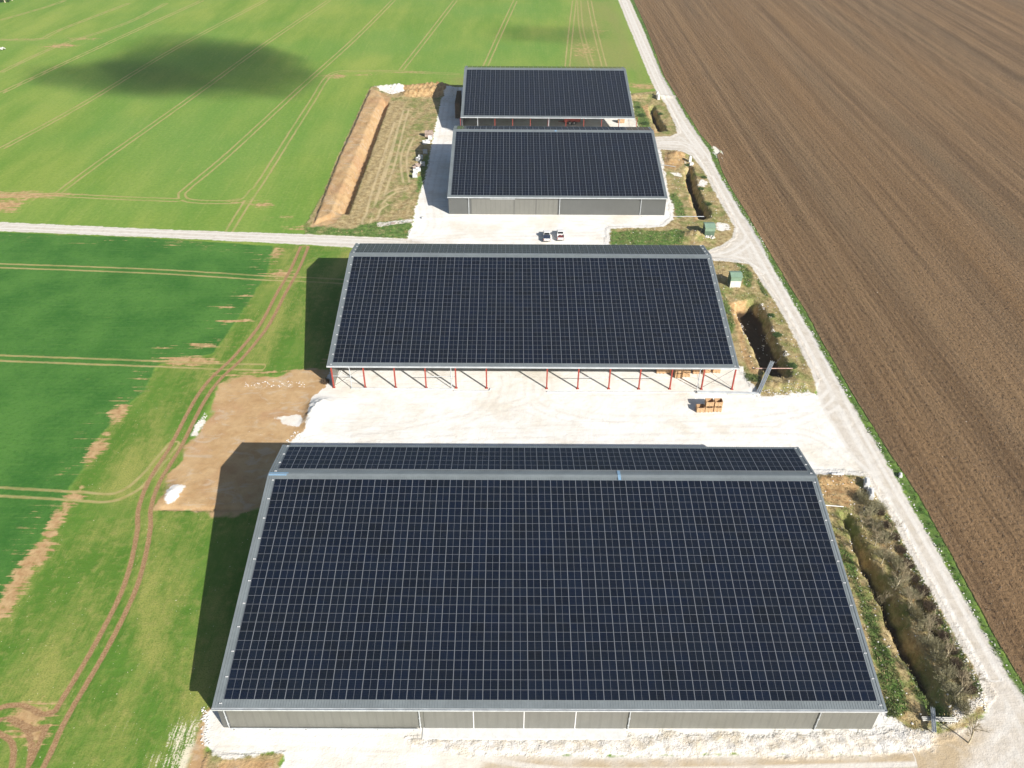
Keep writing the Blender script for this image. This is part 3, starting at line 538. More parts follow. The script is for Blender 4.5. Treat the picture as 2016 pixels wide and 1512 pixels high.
def barn(i, label, cols, m, backrows, ov, xo, open_front, wallm):
    xl, xr, yf, zf, yr, zr, yb, zb = BARN[i]
    R = thing('solar_barn', label, 'barn', ((xl+xr)/2, (yf+yr)/2, 0), 0, 'long barns roofed with solar panels')
    O = R.location; ox = xl-O.x; W = xr-xl; yf -= O.y; yr -= O.y; yb -= O.y
    X = Vector((1, 0, 0))
    E = Vector((ox, yf+.22, zf+.02)); RG = Vector((ox, yr, zr)); BE = Vector((ox, yb, zb))
    S = (RG-E); LF = S.length; S = S/LF; N = X.cross(S).normalized()
    S2 = (BE-RG); LB = S2.length; S2 = S2/LB; N2 = X.cross(S2).normalized(); N2 = N2 if N2.z > 0 else -N2
    # roof sheets with standing ribs
    rf = MB(); rf.box(E-N*.10, X*W, S*(LF), N*.10); rf.box(RG-N2*.10, X*W, S2*LB, N2*.10)
    k = int(W/.333)
    for a in range(1, k):
        x = X*(a*W/k); rf.box(E+x, X*.05, S*(LF-.3), N*.035); rf.box(RG+x+S2*.3, X*.05, S2*(LB-.3), N2*.035)
    roof = rf.build('roof', ROOFM, R)
    rc = MB(); rc.box(RG-S*.45+N*.045-X*.02, X*(W+.04), S*.45, N*.03); rc.box(RG+N2*.045-X*.02, X*(W+.04), S2*.45, N2*.03); rc.build('ridge_cap', ROOFM, R)
    for sx in (0, 1):                                                       # verge flashings
        x = X*(W if sx else 0); q = MB(); q.box(E+x-X*(.03 if not sx else .30)+N*.04, X*.33, S*(LF-.46), N*.025); q.box(RG+x-X*(.03 if not sx else .30)+N2*.04+S2*.46, X*.33, S2*(LB-.46), N2*.025)
        e = X*(W+.005 if sx else -.045); q.box(E+e-N*.38, X*.04, S*LF, N*.42); q.box(RG+e-N2*.38, X*.04, S2*LB, N2*.42); q.build('verge_trim', ROOFM, R)
    # gutter: an open trough
    gm = MB(); gy0, gz = yf, zf-.10
    gm.bx(ox-.05, gy0-.02, gz-.12, ox+W+.05, gy0+.24, gz-.10); gm.bx(ox-.05, gy0-.045, gz-.16, ox+W+.05, gy0-.02, gz+.10); gm.bx(ox-.05, gy0-.075, gz+.06, ox+W+.05, gy0-.045, gz+.13); gm.bx(ox-.05, gy0+.24, gz-.12, ox+W+.05, gy0+.262, gz+.10)
    for t in (0, 1): gm.bx(ox+(W+.05 if t else -.075), gy0-.02, gz-.12, ox+(W+.075 if t else -.05), gy0+.24, gz+.08)
    gm.build('gutter', GALV, R)
    # walls
    yw, xw0, xw1, ybk = yf+ov, ox+xo, ox+W-xo, yb-.5
    zt = lambda y: (E.z+(y-E.y)*S.z/S.y-.16) if y < yr else (zr+(y-yr)*S2.z/S2.y-.16)
    for t in (0, 1):
        x0 = xw0 if t == 0 else xw1-.14
        y0 = yw+.15 if not open_front else (yw if t == 0 else yw+17.)
        MB().prism([(x0, y0, -.1), (x0, ybk, -.1), (x0, ybk, zt(ybk)), (x0, yr, zt(yr)), (x0, y0, zt(y0))], None, (.14, 0, 0)).build('wall', wallm, R, fix=True)
    MB().bx(xw0+.14, ybk-.14, -.1, xw1-.14, ybk, zt(ybk)-.02).build('wall', wallm, R)
    if not open_front: MB().bx(xw0, yw, -.1, xw1, yw+.15, zt(yw)-.03).build('wall', wallm, R)
    MB().bx(ox+.05, yf+.30, zf-.22, ox+W-.05, yf+.36, zf-.02).build('fascia', GALV if not open_front else STEELD, R)
    # solar modules
    nrow = 26; ml, mr, mbt, mtp = m; pw = (W-ml-mr)/cols; ph = (LF-mbt-mtp)/nrow
    ones = []
    for _ in range(8):
        one = MB(); uv1 = []; panel_mesh(one, uv1, (0, 0, 0), X, S, N, pw-.03, ph-.012); me = one.mesh('solar_panel', PANEL)
        for nm, uv in (('UVMap', uv1), ('Tone', one.uv)): me.uv_layers.new(name=nm).data.foreach_set('uv', np.array(uv, np.float32).ravel())
        ones.append(me)
    rest = MB(); uvr = []; cnt = 0
    for rr in range(nrow):
        for c in range(cols):
            p = E+X*(ml+c*pw)+S*(mbt+rr*ph)
            if cnt < 100:
                o = bpy.data.objects.new('solar_panel', TONE.choice(ones)); COL.objects.link(o); o.parent = R; o.location = p; cnt += 1
            else: panel_mesh(rest, uvr, p, X, S, N, pw-.03, ph-.012)
    nb, b0, b1 = backrows; ph2 = (LB-b0-b1)/nb
    for rr in range(nb):
        for c in range(cols): panel_mesh(rest, uvr, RG+X*(ml+c*pw)+S2*(b0+rr*ph2), X, S2, N2, pw-.03, ph2-.012)
    me2 = rest.mesh('solar_panel', PANEL); 
    for nm, uv in (('UVMap', uvr), ('Tone', rest.uv)): me2.uv_layers.new(name=nm).data.foreach_set('uv', np.array(uv, np.float32).ravel())
    o = bpy.data.objects.new('solar_panel', me2); COL.objects.link(o); o.parent = R; o['kind'] = 'stuff'
    # white clamps beside the array
    cm = MB(); cm.bx(-.16, -.05, 0, -.04, .05, .09); cm.bx(.04, -.05, 0, .16, .05, .09); cm.bx(-.1, -.02, .02, .1, .02, .05); cme = cm.mesh('roof_clamp', WHITE)
    nc = 11 if i == 0 else 13
    if i < 2:
        for a in range(nc):
            for sx in (0, 1):
                o = bpy.data.objects.new('roof_clamp', cme); COL.objects.link(o); o.parent = R; o.location = E+S*(mbt-.5+a*(LF-mbt-.7)/(nc-1))+X*((ml-.28) if sx == 0 else (W-mr+.28))+N*.06
        for a in range(4):
            for sx in (0, 1):
                o = bpy.data.objects.new('roof_clamp', cme); COL.objects.link(o); o.parent = R; o.location = RG+S2*(.7+a*(LB-1.2)/3)+X*((ml-.28) if sx == 0 else (W-mr+.28))+N2*.06
    return R, O, dict(ox=ox, W=W, yf=yf, zf=zf, yw=yw, E=E, S=S, N=N, RG=RG, S2=S2, N2=N2, X=X, yr=yr, zt=zt, xw0=xw0, xw1=xw1, ybk=ybk)
def downpipe(R, d, x, zb=0.0, r=.075, sq=False, xb=None):
    m = MB(); yf, zf, yw = d['yf'], d['zf'], d['yw']; xb = x if xb is None else xb; q = yw-.12
    m.cyl((x, yf+.1, zf-.2), (x, yf+.1, zf-.4), r); m.cyl((x, yf+.1, zf-.4), (xb, q, zf-.95), r); m.cyl((xb, q, zf-.95), (xb, q, zb), r)
    for z in (.9, 2.4): m.bx(xb-.12, q-.09, z, xb+.12, q+.1, z+.06)
    return m.build('downpipe', PIPE, R, smooth=False)

# ---- nearest barn
R1, O1, D1 = barn(0, 'largest barn, nearest the bottom, with grey closed front wall', 43, (1.22, .86, 1.0, 1.0), (5, 1.35, .75), .6, .35, False, CLAD)
lx = lambda u, v, O: g(u, v).x-O.x
for u, v in ((452, 1434), (828, 1436), (1236, 1438), (1603, 1438)): downpipe(R1, D1, lx(u, v, O1))
dx = [lx(u, 1432, O1) for u in (836, 933, 1031, 1131, 1228)]
for a in range(4):
    m = MB(); y = D1['yw']; m.bx(dx[a]+.06, y-.09, .06, dx[a+1]-.06, y-.02, 4.5); dr = m.build('sliding_door', DOORM, R1)
    if a: MB().bx(dx[a]-.055, y-.13, .0, dx[a]+.055, y-.02, 4.6).build('door_post', WHITE, R1)
MB().bx(dx[0]-.3, D1['yw']-.2, 4.5, dx[4]+.3, D1['yw']-.02, 4.68).build('door_rail', GALV, R1)
m = MB(); x0, x1 = lx(455, 1436, O1), lx(824, 1436, O1); m.cyl((x0, D1['yw']-.3, .28), (x1, D1['yw']-.3, .2), .09)
m.build('drain_pipe', PIPE, R1)
for a in range(6): x = x0+.4+(x1-x0-1)*a/5.; MB().bx(x-.05, D1['yw']-.36, -.05, x+.05, D1['yw']-.24, .18).build('pipe_foot', STEELD, R1)
MB().bx(D1['xw0']-.04, D1['yw']-.03, 0, D1['xw0']+.95, D1['yw']-.003, D1['zt'](D1['yw'])-.1).build('corner_panel', CLAD_D, R1)
m = MB(); m.bx(dx[0]-.2, D1['yw']-1.55, -.3, dx[4]+.2, D1['yw']-.003, .10); m.build('door_apron', BLOCK, R1, bevel=.03)
for a in range(3):                                                       # blue strips along and over the ridge
    if a == 0: m = MB(); m.box(D1['RG']+D1['X']*.1-D1['S']*.35+D1['N']*.08, D1['X']*2.7, D1['S']*.3, D1['N']*.02); m.box(D1['RG']+D1['X']*.1+D1['N2']*.08+D1['S2']*.02, D1['X']*2.9, D1['S2']*.3, D1['N2']*.02)
    elif a == 1: xx = D1['X']*52.9; m = MB(); m.box(D1['RG']+xx-D1['S']*.95+D1['N']*.09, D1['X']*.45, D1['S']*.95, D1['N']*.02); m.box(D1['RG']+xx+D1['N2']*.09, D1['X']*.45, D1['S2']*1.2, D1['N2']*.02)
    else: continue
    m.build('blue_flashing', TAPE, R1)
# ---- second barn, open at the front
R2, O2, D2 = barn(1, 'second barn from the bottom, open front on red columns above a chalk yard', 42, (1.05, 1.0, .75, 1.15), (5, .5, .45), .8, .5, True, CLAD)
def column(R, d, x, ztop, y=None, s=.13):
    y = d['yw'] if y is None else y; m = MB()
    m.bx(x-s, y-s, 0, x+s, y-s+.035, ztop); m.bx(x-s, y+s-.035, 0, x+s, y+s, ztop); m.bx(x-.02, y-s+.035, 0, x+.02, y+s-.035, ztop); m.bx(x-.28, y-.24, 0, x+.28, y+.24, .04)
    m.box((x-.03, y+s, ztop-.9), (.06, 0, 0), (0, 1.1, .9), (0, 0, .25))
    return m.build('column', RED, R)
CX2 = [657, 719, 779, 839, 898, 958, 1076, 1137, 1198, 1257, 1318, 1380, 1440]
cx2 = [lx(u, 764.5, O2) for u in CX2]
for x in cx2: column(R2, D2, x, 5.45)
for u in (692, 889, 1372): downpipe(R2, D2, lx(u, 766, O2), r=.09)
def bar(R, a, b, r, mt, nm): return MB().cyl(a, b, r, n=6).build(nm, mt, R)
y = D2['yw']+.05
for a, b_ in ((0, 1), (11, 12)):
    bar(R2, (cx2[a], y, .3), (cx2[b_], y, 5.0), .03, STEELD, 'brace'); bar(R2, (cx2[a], y+.1, 5.0), (cx2[b_], y+.1, .3), .03, STEELD, 'brace')
for a, b_ in ((0, 1), (3, 4), (7, 8), (9, 10)):
    bar(R2, (cx2[a], y, 2.75), (cx2[b_], y, 2.75), .06, GALV, 'tie_bar')
for a in range(5):
    m = MB(); yy = D2['yw']+7+a*8.5
    for x in cx2[::2]: m.bx(x-.1, yy-.1, 0, x+.1, yy+.1, 6.2)
    if a in (1, 3): m.build('inner_column', RED, R2)
# ---- third barn
R3, O3, D3 = barn(2, 'third barn from the bottom, closed front, beside the two parked pickups', 33, (.95, .75, .6, 1.15), (4, .5, .5), .6, .2, False, CLAD_D)
for u, v in ((923, 424), (1101, 425), (1260, 426)): downpipe(R3, D3, lx(u, v, O3), r=.1)
dx = [lx(u, 423, O3) for u in (928, 1012, 1055, 1098)]
for a in range(3):
    MB().bx(dx[a]+.05, D3['yw']-.09, .05, dx[a+1]-.05, D3['yw']-.02, 4.5).build('sliding_door', DOORM, R3)
    MB().bx(dx[a+1]-.07, D3['yw']-.12, 0, dx[a+1]+.03, D3['yw']-.02, 4.6).build('door_post', STEELD, R3)
MB().bx(lx(1262, 424, O3)-.5, D3['yw']-.06, 0, lx(1262, 424, O3)-.25, D3['yw']-.01, 4.7).build('corner_panel', STEELD, R3)
MB().bx(lx(965, 424, O3), D3['yw']-.2, 4.45, dx[1]+.2, D3['yw']-.02, 4.6).build('door_rail', GALV, R3)
m = MB(); xx = D3['X']*29.8; m.box(D3['RG']+xx-D3['S']*.8+D3['N']*.09, D3['X']*.6, D3['S']*.8, D3['N']*.02); m.build('blue_flashing', TAPE, R3)
# ---- farthest barn
R4, O4, D4 = barn(3, 'farthest barn, open front sheltering a red trailer', 33, (.95, .75, .75, 1.35), (5, .5, .5), .6, .3, True, CLAD_D)
for u in (909, 975, 1009, 1043, 1077, 1111, 1145, 1179, 1212, 1246): column(R4, D4, lx(u, 252, O4), 5.7, s=.09)
for u in (942, 1078, 1213): downpipe(R4, D4, lx(u, 252, O4), r=.11)
m = MB(); xx = D4['X']*44; m.box(D4['RG']+xx-D4['S']*.8+D4['N']*.09, D4['X']*.6, D4['S']*.8, D4['N']*.02); m.build('blue_flashing', TAPE, R4)

# ================================================================== SMALL OBJECTS
WOOD = simple('pale_crate_wood', (.52, .34, .19, 1), .8, 0, .2, .25, 2.5); WOODD = simple('weathered_brown_wood', (.16, .105, .07, 1), .85, 0, .2, .3, 2.5); WOODG = simple('grey_pallet_wood', (.42, .33, .28, 1), .85, 0, .2, .25, 2.5)
def crate_mesh(w, d, h, mat, nm):
    m = MB(); t = .04; nb = 5
    for s in (0, 1):
        for q in range(nb):
            z0 = .16+q*(h-.16)/nb; z1 = .16+(q+1)*(h-.16)/nb-.02
            y = -d/2 if s == 0 else d/2-t; m.bx(-w/2, y, z0, w/2, y+t, z1)
            x = -w/2 if s == 0 else w/2-t; m.bx(x, -d/2+t, z0, x+t, d/2-t, z1)
    for sx in (-1, 1):
        for sy in (-1, 1): x, y = sx*(w/2-.1), sy*(d/2-.1); m.bx(x-.06, y-.06, .12, x+.06, y+.06, h+.01)
        m.bx(sx*(w/2-.1)-.05, -d/2, 0, sx*(w/2-.1)+.05, d/2, .10)
        m.bx(sx*(w/2-.004)-(.03 if sx < 0 else 0), -.06, .16, sx*(w/2-.004)+(.03 if sx > 0 else 0), .06, h)
    m.bx(-.05, -d/2, 0, .05, d/2, .10); m.bx(-w/2+t, -d/2+t, .12, w/2-t, d/2-t, .155); m.bx(-.06, -d/2-.025, .16, .06, -d/2, h)
    return m.mesh(nm, mat)
C1 = crate_mesh(1.45, 1.25, 1.15, WOOD, 'wooden_crate'); C2 = crate_mesh(1.6, 1.3, 1.3, WOODD, 'wooden_crate'); C3 = crate_mesh(1.5, 1.2, .95, WOODG, 'wooden_crate')
def put(me, nm, loc, rz, label, cat, group=None, sc=None):
    o = bpy.data.objects.new(nm, me); COL.objects.link(o); o.location = loc; o.rotation_euler = (0, 0, rz)
    if sc: o.scale = sc
    return tag(o, label, cat, group)
p = g(1379, 813); gr = 'pale wooden crates in the chalk yard'
put(C1, 'wooden_crate', (p.x, p.y+.7, 0), .02, 'single open wooden crate left of the two-high crate stacks', 'crate', gr)
put(C1, 'wooden_crate', (p.x+1.6, p.y+.75, 0), 0, 'lower crate of the middle stack, right against the single crate', 'crate', gr)
put(C1, 'wooden_crate', (p.x+1.62, p.y+1.0, 1.16), .03, 'upper open crate of the middle stack beside the single crate', 'crate', gr)
put(C1, 'wooden_crate', (p.x+3.3, p.y+.85, 0), -.03, 'lower crate of the rightmost stack in the chalk yard', 'crate', gr)
put(C1, 'wooden_crate', (p.x+3.3, p.y+1.0, 1.16), .02, 'upper open crate of the rightmost stack in the chalk yard', 'crate', gr)
gr = 'pale crates under the second barn roof'
for u, v, n, lab in ((1300, 737, 1, 'leftmost pale crate under the open barn, left half of its pair'), (1314, 737, 1, 'pale crate right of the leftmost one under the open barn'), (1336, 746, 2, 'crate standing foremost under the open barn, left half'), (1351, 744, 2, 'crate standing foremost under the open barn, right half'),
                     (1372, 738, 1, 'pale crate just left of the last downpipe under the open barn'), (1391, 736, 1, 'pale crate between the last two red columns, left one'), (1411, 736, 1, 'pale crate between the last two red columns, right one')):
    p = g(u, v)
    for k in range(n): put(C1, 'wooden_crate', (p.x, p.y+.8, 1.16*k), rnd.uniform(-.03, .03), ('upper ' if k else ('lower ' if n == 2 else ''))+lab, 'crate', gr)
p = g(901, 233.5); gr = 'dark wooden bins stacked beside the farthest barn'
for d in range(9):
    for k in range(4):
        lab = ('dark wooden bin at the front of the long stack, '+['bottom', 'second', 'third', 'top'][k]+' layer') if d == 0 else 'dark wooden bin further back in the long stack beside the farthest barn'
        put(C2, 'wooden_crate', (p.x+rnd.uniform(-.04, .04), p.y+.7+d*1.55, 1.31*k), rnd.uniform(-.02, .02), lab, 'crate', gr)
put(C1, 'wooden_crate', tuple(g(1223, 243)+Vector((0, .8, 0))), 0, 'pale crate under the right end of the farthest barn', 'crate', None, (1.5, 1.2, 1.3))

# bins and pallets on the grass left of the third barn
BAG = simple('white_fabric_bag', (.66, .67, .66, 1), .75, 0, .3, .12, 2)
def bin_mesh(w, d, h, nm, mat):
    m = MB(); m.bx(-w/2, -d/2, .12, w/2, d/2, h*.2); t = .06
    m.bx(-w/2, -d/2, h*.2, w/2, -d/2+t, h); m.bx(-w/2, d/2-t, h*.2, w/2, d/2, h); m.bx(-w/2, -d/2+t, h*.2, -w/2+t, d/2-t, h); m.bx(w/2-t, -d/2+t, h*.2, w/2, d/2-t, h)
    for sx in (-1, 0, 1): m.bx(sx*(w/2-.1)-.06, -d/2, 0, sx*(w/2-.1)+.06, d/2, .12)
    m.bx(-w/2-.03, -d/2-.03, h*.9, w/2+.03, -d/2-.002, h+.01); m.bx(-w/2-.03, d/2+.002, h*.9, w/2+.03, d/2+.03, h+.01)
    return m.mesh(nm, mat)
PB = bin_mesh(1.2, 1.0, 1.0, 'plastic_bin', BAG)
gr = 'crates left beside the barns on the grass'
for u, v, a, k, lab in ((841, 262, .05, 0, 'grey wooden crate, lower left of the four in the stack on the grass'), (848, 262, .05, 0, 'grey wooden crate, lower right of the four in the stack on the grass'), (841, 262, .05, 1, 'grey wooden crate, upper left of the four in the stack on the grass'), (848, 262, .05, 1, 'grey wooden crate, upper right of the four in the stack on the grass'),
                        (817, 327, .5, 0, 'tilted grey brown crate among the pale bins at the edge of the barn shadow'), (822, 322, .5, 0, 'brown crate turned sideways at the edge of the barn shadow')):
    p = g(u, v+8); put(C3, 'wooden_crate', (p.x, p.y+.6, .96*k), a, lab, 'crate', gr)
gr = 'pale bins left on the grass'
for u, v, a, lab in ((836, 284, .3, 'pale bin left of its neighbour, below the grey crate stack'), (842, 283, .35, 'middle pale bin below the grey crate stack'), (847, 275, .1, 'pale bin closest to the grey crate stack'),
                     (837, 303, .1, 'pale bin standing alone in the barn shadow near its top edge'), (828, 314, .1, 'small pale bin in the barn shadow above the brown crates'), (832, 327, .2, 'pale bin in shadow just right of the brown crates'),
                     (818, 341, .1, 'open pale bin behind the lowest one on the grass'), (817, 350, .08, 'lowest pale bin on the grass, nearest the left road'), (823, 338, .3, 'pale bin at the sunlit border right of the open bin'), (824, 318, -.6, 'tilted pale bin leaning on the brown crates')):
    p = g(u, v); put(PB, 'plastic_bin', (p.x, p.y+.3, height(p.x, p.y)), a, lab, 'bin', gr, (1.15, 1.1, 1.1))
# green kiosks
GRN = simple('green_painted_steel', (.22, .33, .24, 1), .5, 0, .4, .12, 1.0); GRND = simple('dark_green_panel', (.10, .16, .11, 1), .55, 0, .4, .15, 1.0); PALE = simple('pale_render', (.70, .69, .64, 1), .8, 0, .2, .12, 1.0)
def kiosk(u, v, w, d, h, label, front):
    p = g(u, v); z = height(p.x, p.y); R = thing('substation_kiosk', label, 'kiosk', (p.x, p.y+d/2, z), 0, 'small green kiosks along the road')
    MB().bx(-w/2, -d/2, -.2, w/2, d/2, h).build('wall', front, R)
    m = MB(); rz = h+.42
    m.prism([(-w/2-.14, -d/2-.16, h-.02), (-w/2-.14, 0, rz), (-w/2-.14, d/2+.16, h-.02), (-w/2-.14, d/2+.16, h+.10), (-w/2-.14, 0, rz+.13), (-w/2-.14, -d/2-.16, h+.10)], None, (w+.28, 0, 0)); m.build('roof', GRN, R, fix=True)
    m = MB()
    for t in (-1, 1): m.prism([(t*(w/2+.012)-.01, -d/2, h-.02), (t*(w/2+.012)-.01, d/2, h-.02), (t*(w/2+.012)-.01, 0, rz-.02)], None, (.02, 0, 0))
    m.build('gable', GRND, R, fix=True)
    MB().bx(-w/2-.03, -d/2-.03, h*.62, w/2+.03, -d/2-.002, h).build('front_panel', GRN, R)
    m = MB(); m.bx(-w/2-.03, -d/2+.1, .1, -w/2-.002, d/2-.1, h-.05); sd_ = m.build('side_panel', GRND, R)
    m = MB()
    for q in range(5): m.bx(-w/2-.05, -.5, .6+q*.12, -w/2-.032, .5, .66+q*.12)
    m.build('vent', STEELD, sd_)
    return R
kiosk(1447, 566, 2.5, 2.7, 2.7, 'green roofed kiosk with a white front wall beside the second barn', PALE)
kiosk(1396, 467, 2.5, 3.0, 2.5, 'green kiosk with pale stones heaped at its front, near the third barn', GRND)
STONE = simple('white_limestone', (.72, .69, .64, 1), .9, 0, .2, .18, 1.6, .03)
def stones(name, label, cat, pts, r0, r1, seed, mat=STONE, stuff=False, group=None):
    q = random.Random(seed); m = MB()
    for x, y, z in pts: m.stone((x, y, z), q.uniform(r0, r1), q)
    o = m.build(name, mat)
    if stuff: o['kind'] = 'stuff'
    else: tag(o, label, cat, group)
    return o
p = g(1396, 468); q = random.Random(3)
stones('stone_heap', 'heap of pale stones against the front of the green kiosk', 'stone heap', [(p.x+q.uniform(-1.3, 1.3), p.y-.35+q.uniform(-.5, .35), .12+.75*max(0, 1-abs(q.gauss(0, .6)))*q.random()) for _ in range(55)], .16, .34, 4)

# pickups
CARW = simple('white_car_paint', (.78, .78, .77, 1), .22, 0, .6, .03, 1); GLASS = simple('dark_car_glass', (.015, .02, .025, 1), .06, 0, .6, .1, 1); TYRE = simple('tyre_rubber', (.025, .025, .025, 1), .85, 0, .2, .2, 6); COVER = simple('navy_bed_cover', (.03, .045, .085, 1), .5, 0, .4, .15, 2)
CARGO = simple('dark_red_cargo', (.20, .045, .045, 1), .8, 0, .2, .45, 2.0); LAMP = simple('red_lamp_glass', (.45, .02, .02, 1), .2, 0, .5, .1, 3)
def frust(m, x0, x1, y0, y1, z0, X0, X1, Y0, Y1, z1):
    n = len(m.v); m.v += [(x0, y0, z0), (x1, y0, z0), (x1, y1, z0), (x0, y1, z0), (X0, Y0, z1), (X1, Y0, z1), (X1, Y1, z1), (X0, Y1, z1)]
    m.f += [(n+3, n+2, n+1, n), (n+4, n+5, n+6, n+7), (n, n+1, n+5, n+4), (n+1, n+2, n+6, n+5), (n+2, n+3, n+7, n+6), (n+3, n, n+4, n+7)]
def pickup(u, v, label, cover):
    p = g(u, v); s = 1.0; R = thing('pickup_truck', label, 'pickup', (p.x, p.y+2.5, 0), -.01, 'white pickups parked in front of the third barn')
    m = MB(); w = .90
    m.prism([(-w, 2.55, .42), (-w, 2.6, .72), (-w, 2.45, .98), (-w, 1.25, 1.08), (-w, -.35, 1.08), (-w, -.35, .40), (-w, .3, .40), (-w, 1.2, .40)], None, (2*w, 0, 0)); m.build('body', CARW, R, bevel=.06, fix=True)
    bed = MB(); bed.bx(-w, -2.45, .42, w, -.36, .62); bed.bx(-w, -2.45, .62, -w+.09, -.36, 1.08); bed.bx(w-.09, -2.45, .62, w, -.36, 1.08); bed.bx(-w+.09, -.45, .62, w-.09, -.36, 1.08); bed.build('cargo_bed', CARW, R)
    tgm = MB(); tgm.bx(-w+.03, -2.53, .55, w-.03, -2.452, 1.09); tg = tgm.build('tailgate', CARW, R, bevel=.02); MB().bx(-.15, -2.56, .9, .15, -2.532, .96).build('handle', STEELD, tg)
    MB().bx(-w+.02, -2.66, .38, w-.02, -2.54, .53).build('bumper', STEELD, R, bevel=.02)
    c = MB(); frust(c, -w+.02, w-.02, -.34, 1.45, 1.085, -w+.17, w-.17, -.2, .75, 1.72); c.build('cab', CARW, R, bevel=.05)
    gl_ = MB(); frust(gl_, -w+.005, w-.005, -.10, 1.0, 1.17, -w+.135, w-.135, -.05, .68, 1.60); frust(gl_, -w+.16, w-.16, -.365, 1.44, 1.16, -w+.26, w-.26, -.235, .84, 1.62); gl_.build('windows', GLASS, R)
    for sx in (-1, 1):
        for y in (-1.55, 1.65):
            wm = MB(); wm.cyl((sx*.72, y, .37), (sx*.925, y, .37), .37, n=16); wh = wm.build('wheel', TYRE, R); MB().cyl((sx*.92, y, .37), (sx*.94, y, .37), .2, n=12).build('rim', GALV, wh)
        MB().bx(sx*(w-.12)-.1, -2.54, .68, sx*(w-.12)+.1, -2.46, .98).build('tail_lamp', LAMP, R)
        MB().bx(sx*(w+.10)-.1, .95, 1.1, sx*(w+.10)+.1, 1.06, 1.28).build('mirror', CARW, R, bevel=.02)
    if cover: MB().bx(-w+.04, -2.44, 1.085, w-.04, -.37, 1.13).build('bed_cover', COVER, R, bevel=.02)
    else:
        m = MB(); q = random.Random(5)
        for _ in range(40): m.stone((q.uniform(-.65, .65), q.uniform(-2.2, -.6), .66+q.uniform(0, .25)), q.uniform(.12, .26), q)
        tag(m.build('cargo_load', CARGO, None, (p.x, p.y+2.5, 0)), 'dark red load lying in the bed of the right pickup', 'load')
pickup(1077, 477.5, 'white pickup with a dark navy bed cover, left of the pair', True); pickup(1104, 475.5, 'white pickup with an open bed of dark red load, right of the pair', False)

# red trailer under the farthest barn
p = g(1126, 246); R = thing('farm_trailer', 'red two axle farm trailer parked under the farthest barn', 'trailer', (p.x, p.y+1.3, 0), math.pi/2)
m = MB(); frust(m, -1.15, 1.15, -2.6, 2.6, 1.0, -1.3, 1.3, -2.9, 2.9, 2.5); m.build('hopper', RED, R); MB().bx(-.5, -2.9, .72, .5, 2.9, .98).build('chassis', RED, R); m = MB(); m.box((-.3, 2.9, .75), (.12, 0, 0), (.22, 1.7, -.1), (0, 0, .12)); m.box((.2, 2.9, .75), (.12, 0, 0), (-.22, 1.7, -.1), (0, 0, .12)); m.build('drawbar', RED, R)
for sx in (-1, 1):
    for y in (-.75, .75):
        wh = MB().cyl((sx*.9, y, .62), (sx*1.32, y, .62), .62, n=18).build('wheel', TYRE, R); MB().cyl((sx*1.315, y, .62), (sx*1.34, y, .62), .32, n=12).build('rim', PALE, wh)

# pipes, chutes, poles
def pipe(name, pts, r, mat, label, cat, n=8, group=None):
    m = MB()
    for a, b_ in zip(pts[:-1], pts[1:]): m.cyl(a, b_, r, n=n)
    return tag(m.build(name, mat), label, cat, group)
G3 = lambda u, v, z: tuple(g(u, v)+Vector((0, 0, z)))
pipe('drain_pipe', [G3(691, 765, .12), G3(892, 766, .12)], .1, PIPE, 'thin grey drain pipe along the left columns of the open barn', 'pipe')
pipe('drain_pipe', [G3(893, 770, .1), G3(963, 770, .1), G3(966, 765, .1)], .09, PIPE, 'short grey pipe ending beside the wide gap between red columns', 'pipe')
pipe('drain_pipe', [G3(1077, 772, .12), G3(1376, 773, .12)], .1, PIPE, 'long thin grey pipe along the right columns of the open barn', 'pipe')
def channel(a, b_, w, h, mat, label, cat, name, feet=True):
    a, b_ = Vector(a), Vector(b_); d = (b_-a); L = d.length; d.normalize(); s = Vector((d.y, -d.x, 0)).normalized(); up = s.cross(d)
    if up.z < 0: up = -up
    R = thing(name, label, cat, tuple(a)); m = MB(); t = .03
    for o in (-w*.5, w*.06):
        ww = w*.44; m.box(s*o, d*L, s*ww, up*t); m.box(s*o+up*t, d*L, s*t, up*(h-t)); m.box(s*(o+ww-t)+up*t, d*L, s*t, up*(h-t))
    m.build('trough', mat, R)
    for f in (.08, .5, .92):
        c = d*(L*f); MB().bx(c.x-.06, c.y-.06, -a.z-.5, c.x+.06, c.y+.06, c.z-.005).build('support', STEELD, R)
channel(G3(1372, 774, .25), G3(1492, 778, .35), .6, .22, GALV, 'pale metal trough from the open barn towards the pit', 'trough', 'metal_trough')
channel(G3(1492, 778, .38), G3(1519, 719, .9), .75, .24, GALV, 'twin galvanised trough slanting up over the edge of the pit', 'trough', 'metal_trough')
channel(G3(1836, 1446, .55), G3(1833, 1398, .5), .5, .22, GALV, 'twin galvanised trough pointing away from camera into the ditch', 'trough', 'metal_trough')
channel(G3(1814, 1418, .25), G3(1881, 1420, .25), .5, .22, PALE, 'pale twin beam lying across the end of the ditch', 'beam', 'metal_trough')
PINK = simple('red_white_pole', (.62, .40, .34, 1), .6, 0, .3, .3, 3)
pipe('barrier_pole', [G3(1487, 728, .35), G3(1560, 728, .35)], .09, PINK, 'pinkish pole lying across the pit beside the trough', 'pole')
pipe('drain_pipe', [G3(1612, 998, .5), G3(1660, 1000, .3)], .08, WHITE, 'white pipe sticking out from the nearest barn over the slope', 'pipe')
pipe('drain_pipe', [G3(1300, 326, .4), G3(1330, 330, .25)], .1, PIPE, 'pale pipe sticking out beside the third barn', 'pipe')
pipe('drain_pipe', [G3(1262, 427, .1), G3(1312, 427, .12), G3(1386, 427, .12)], .1, PIPE, 'long pale pipe from the third barn to the pit by the kiosk', 'pipe')
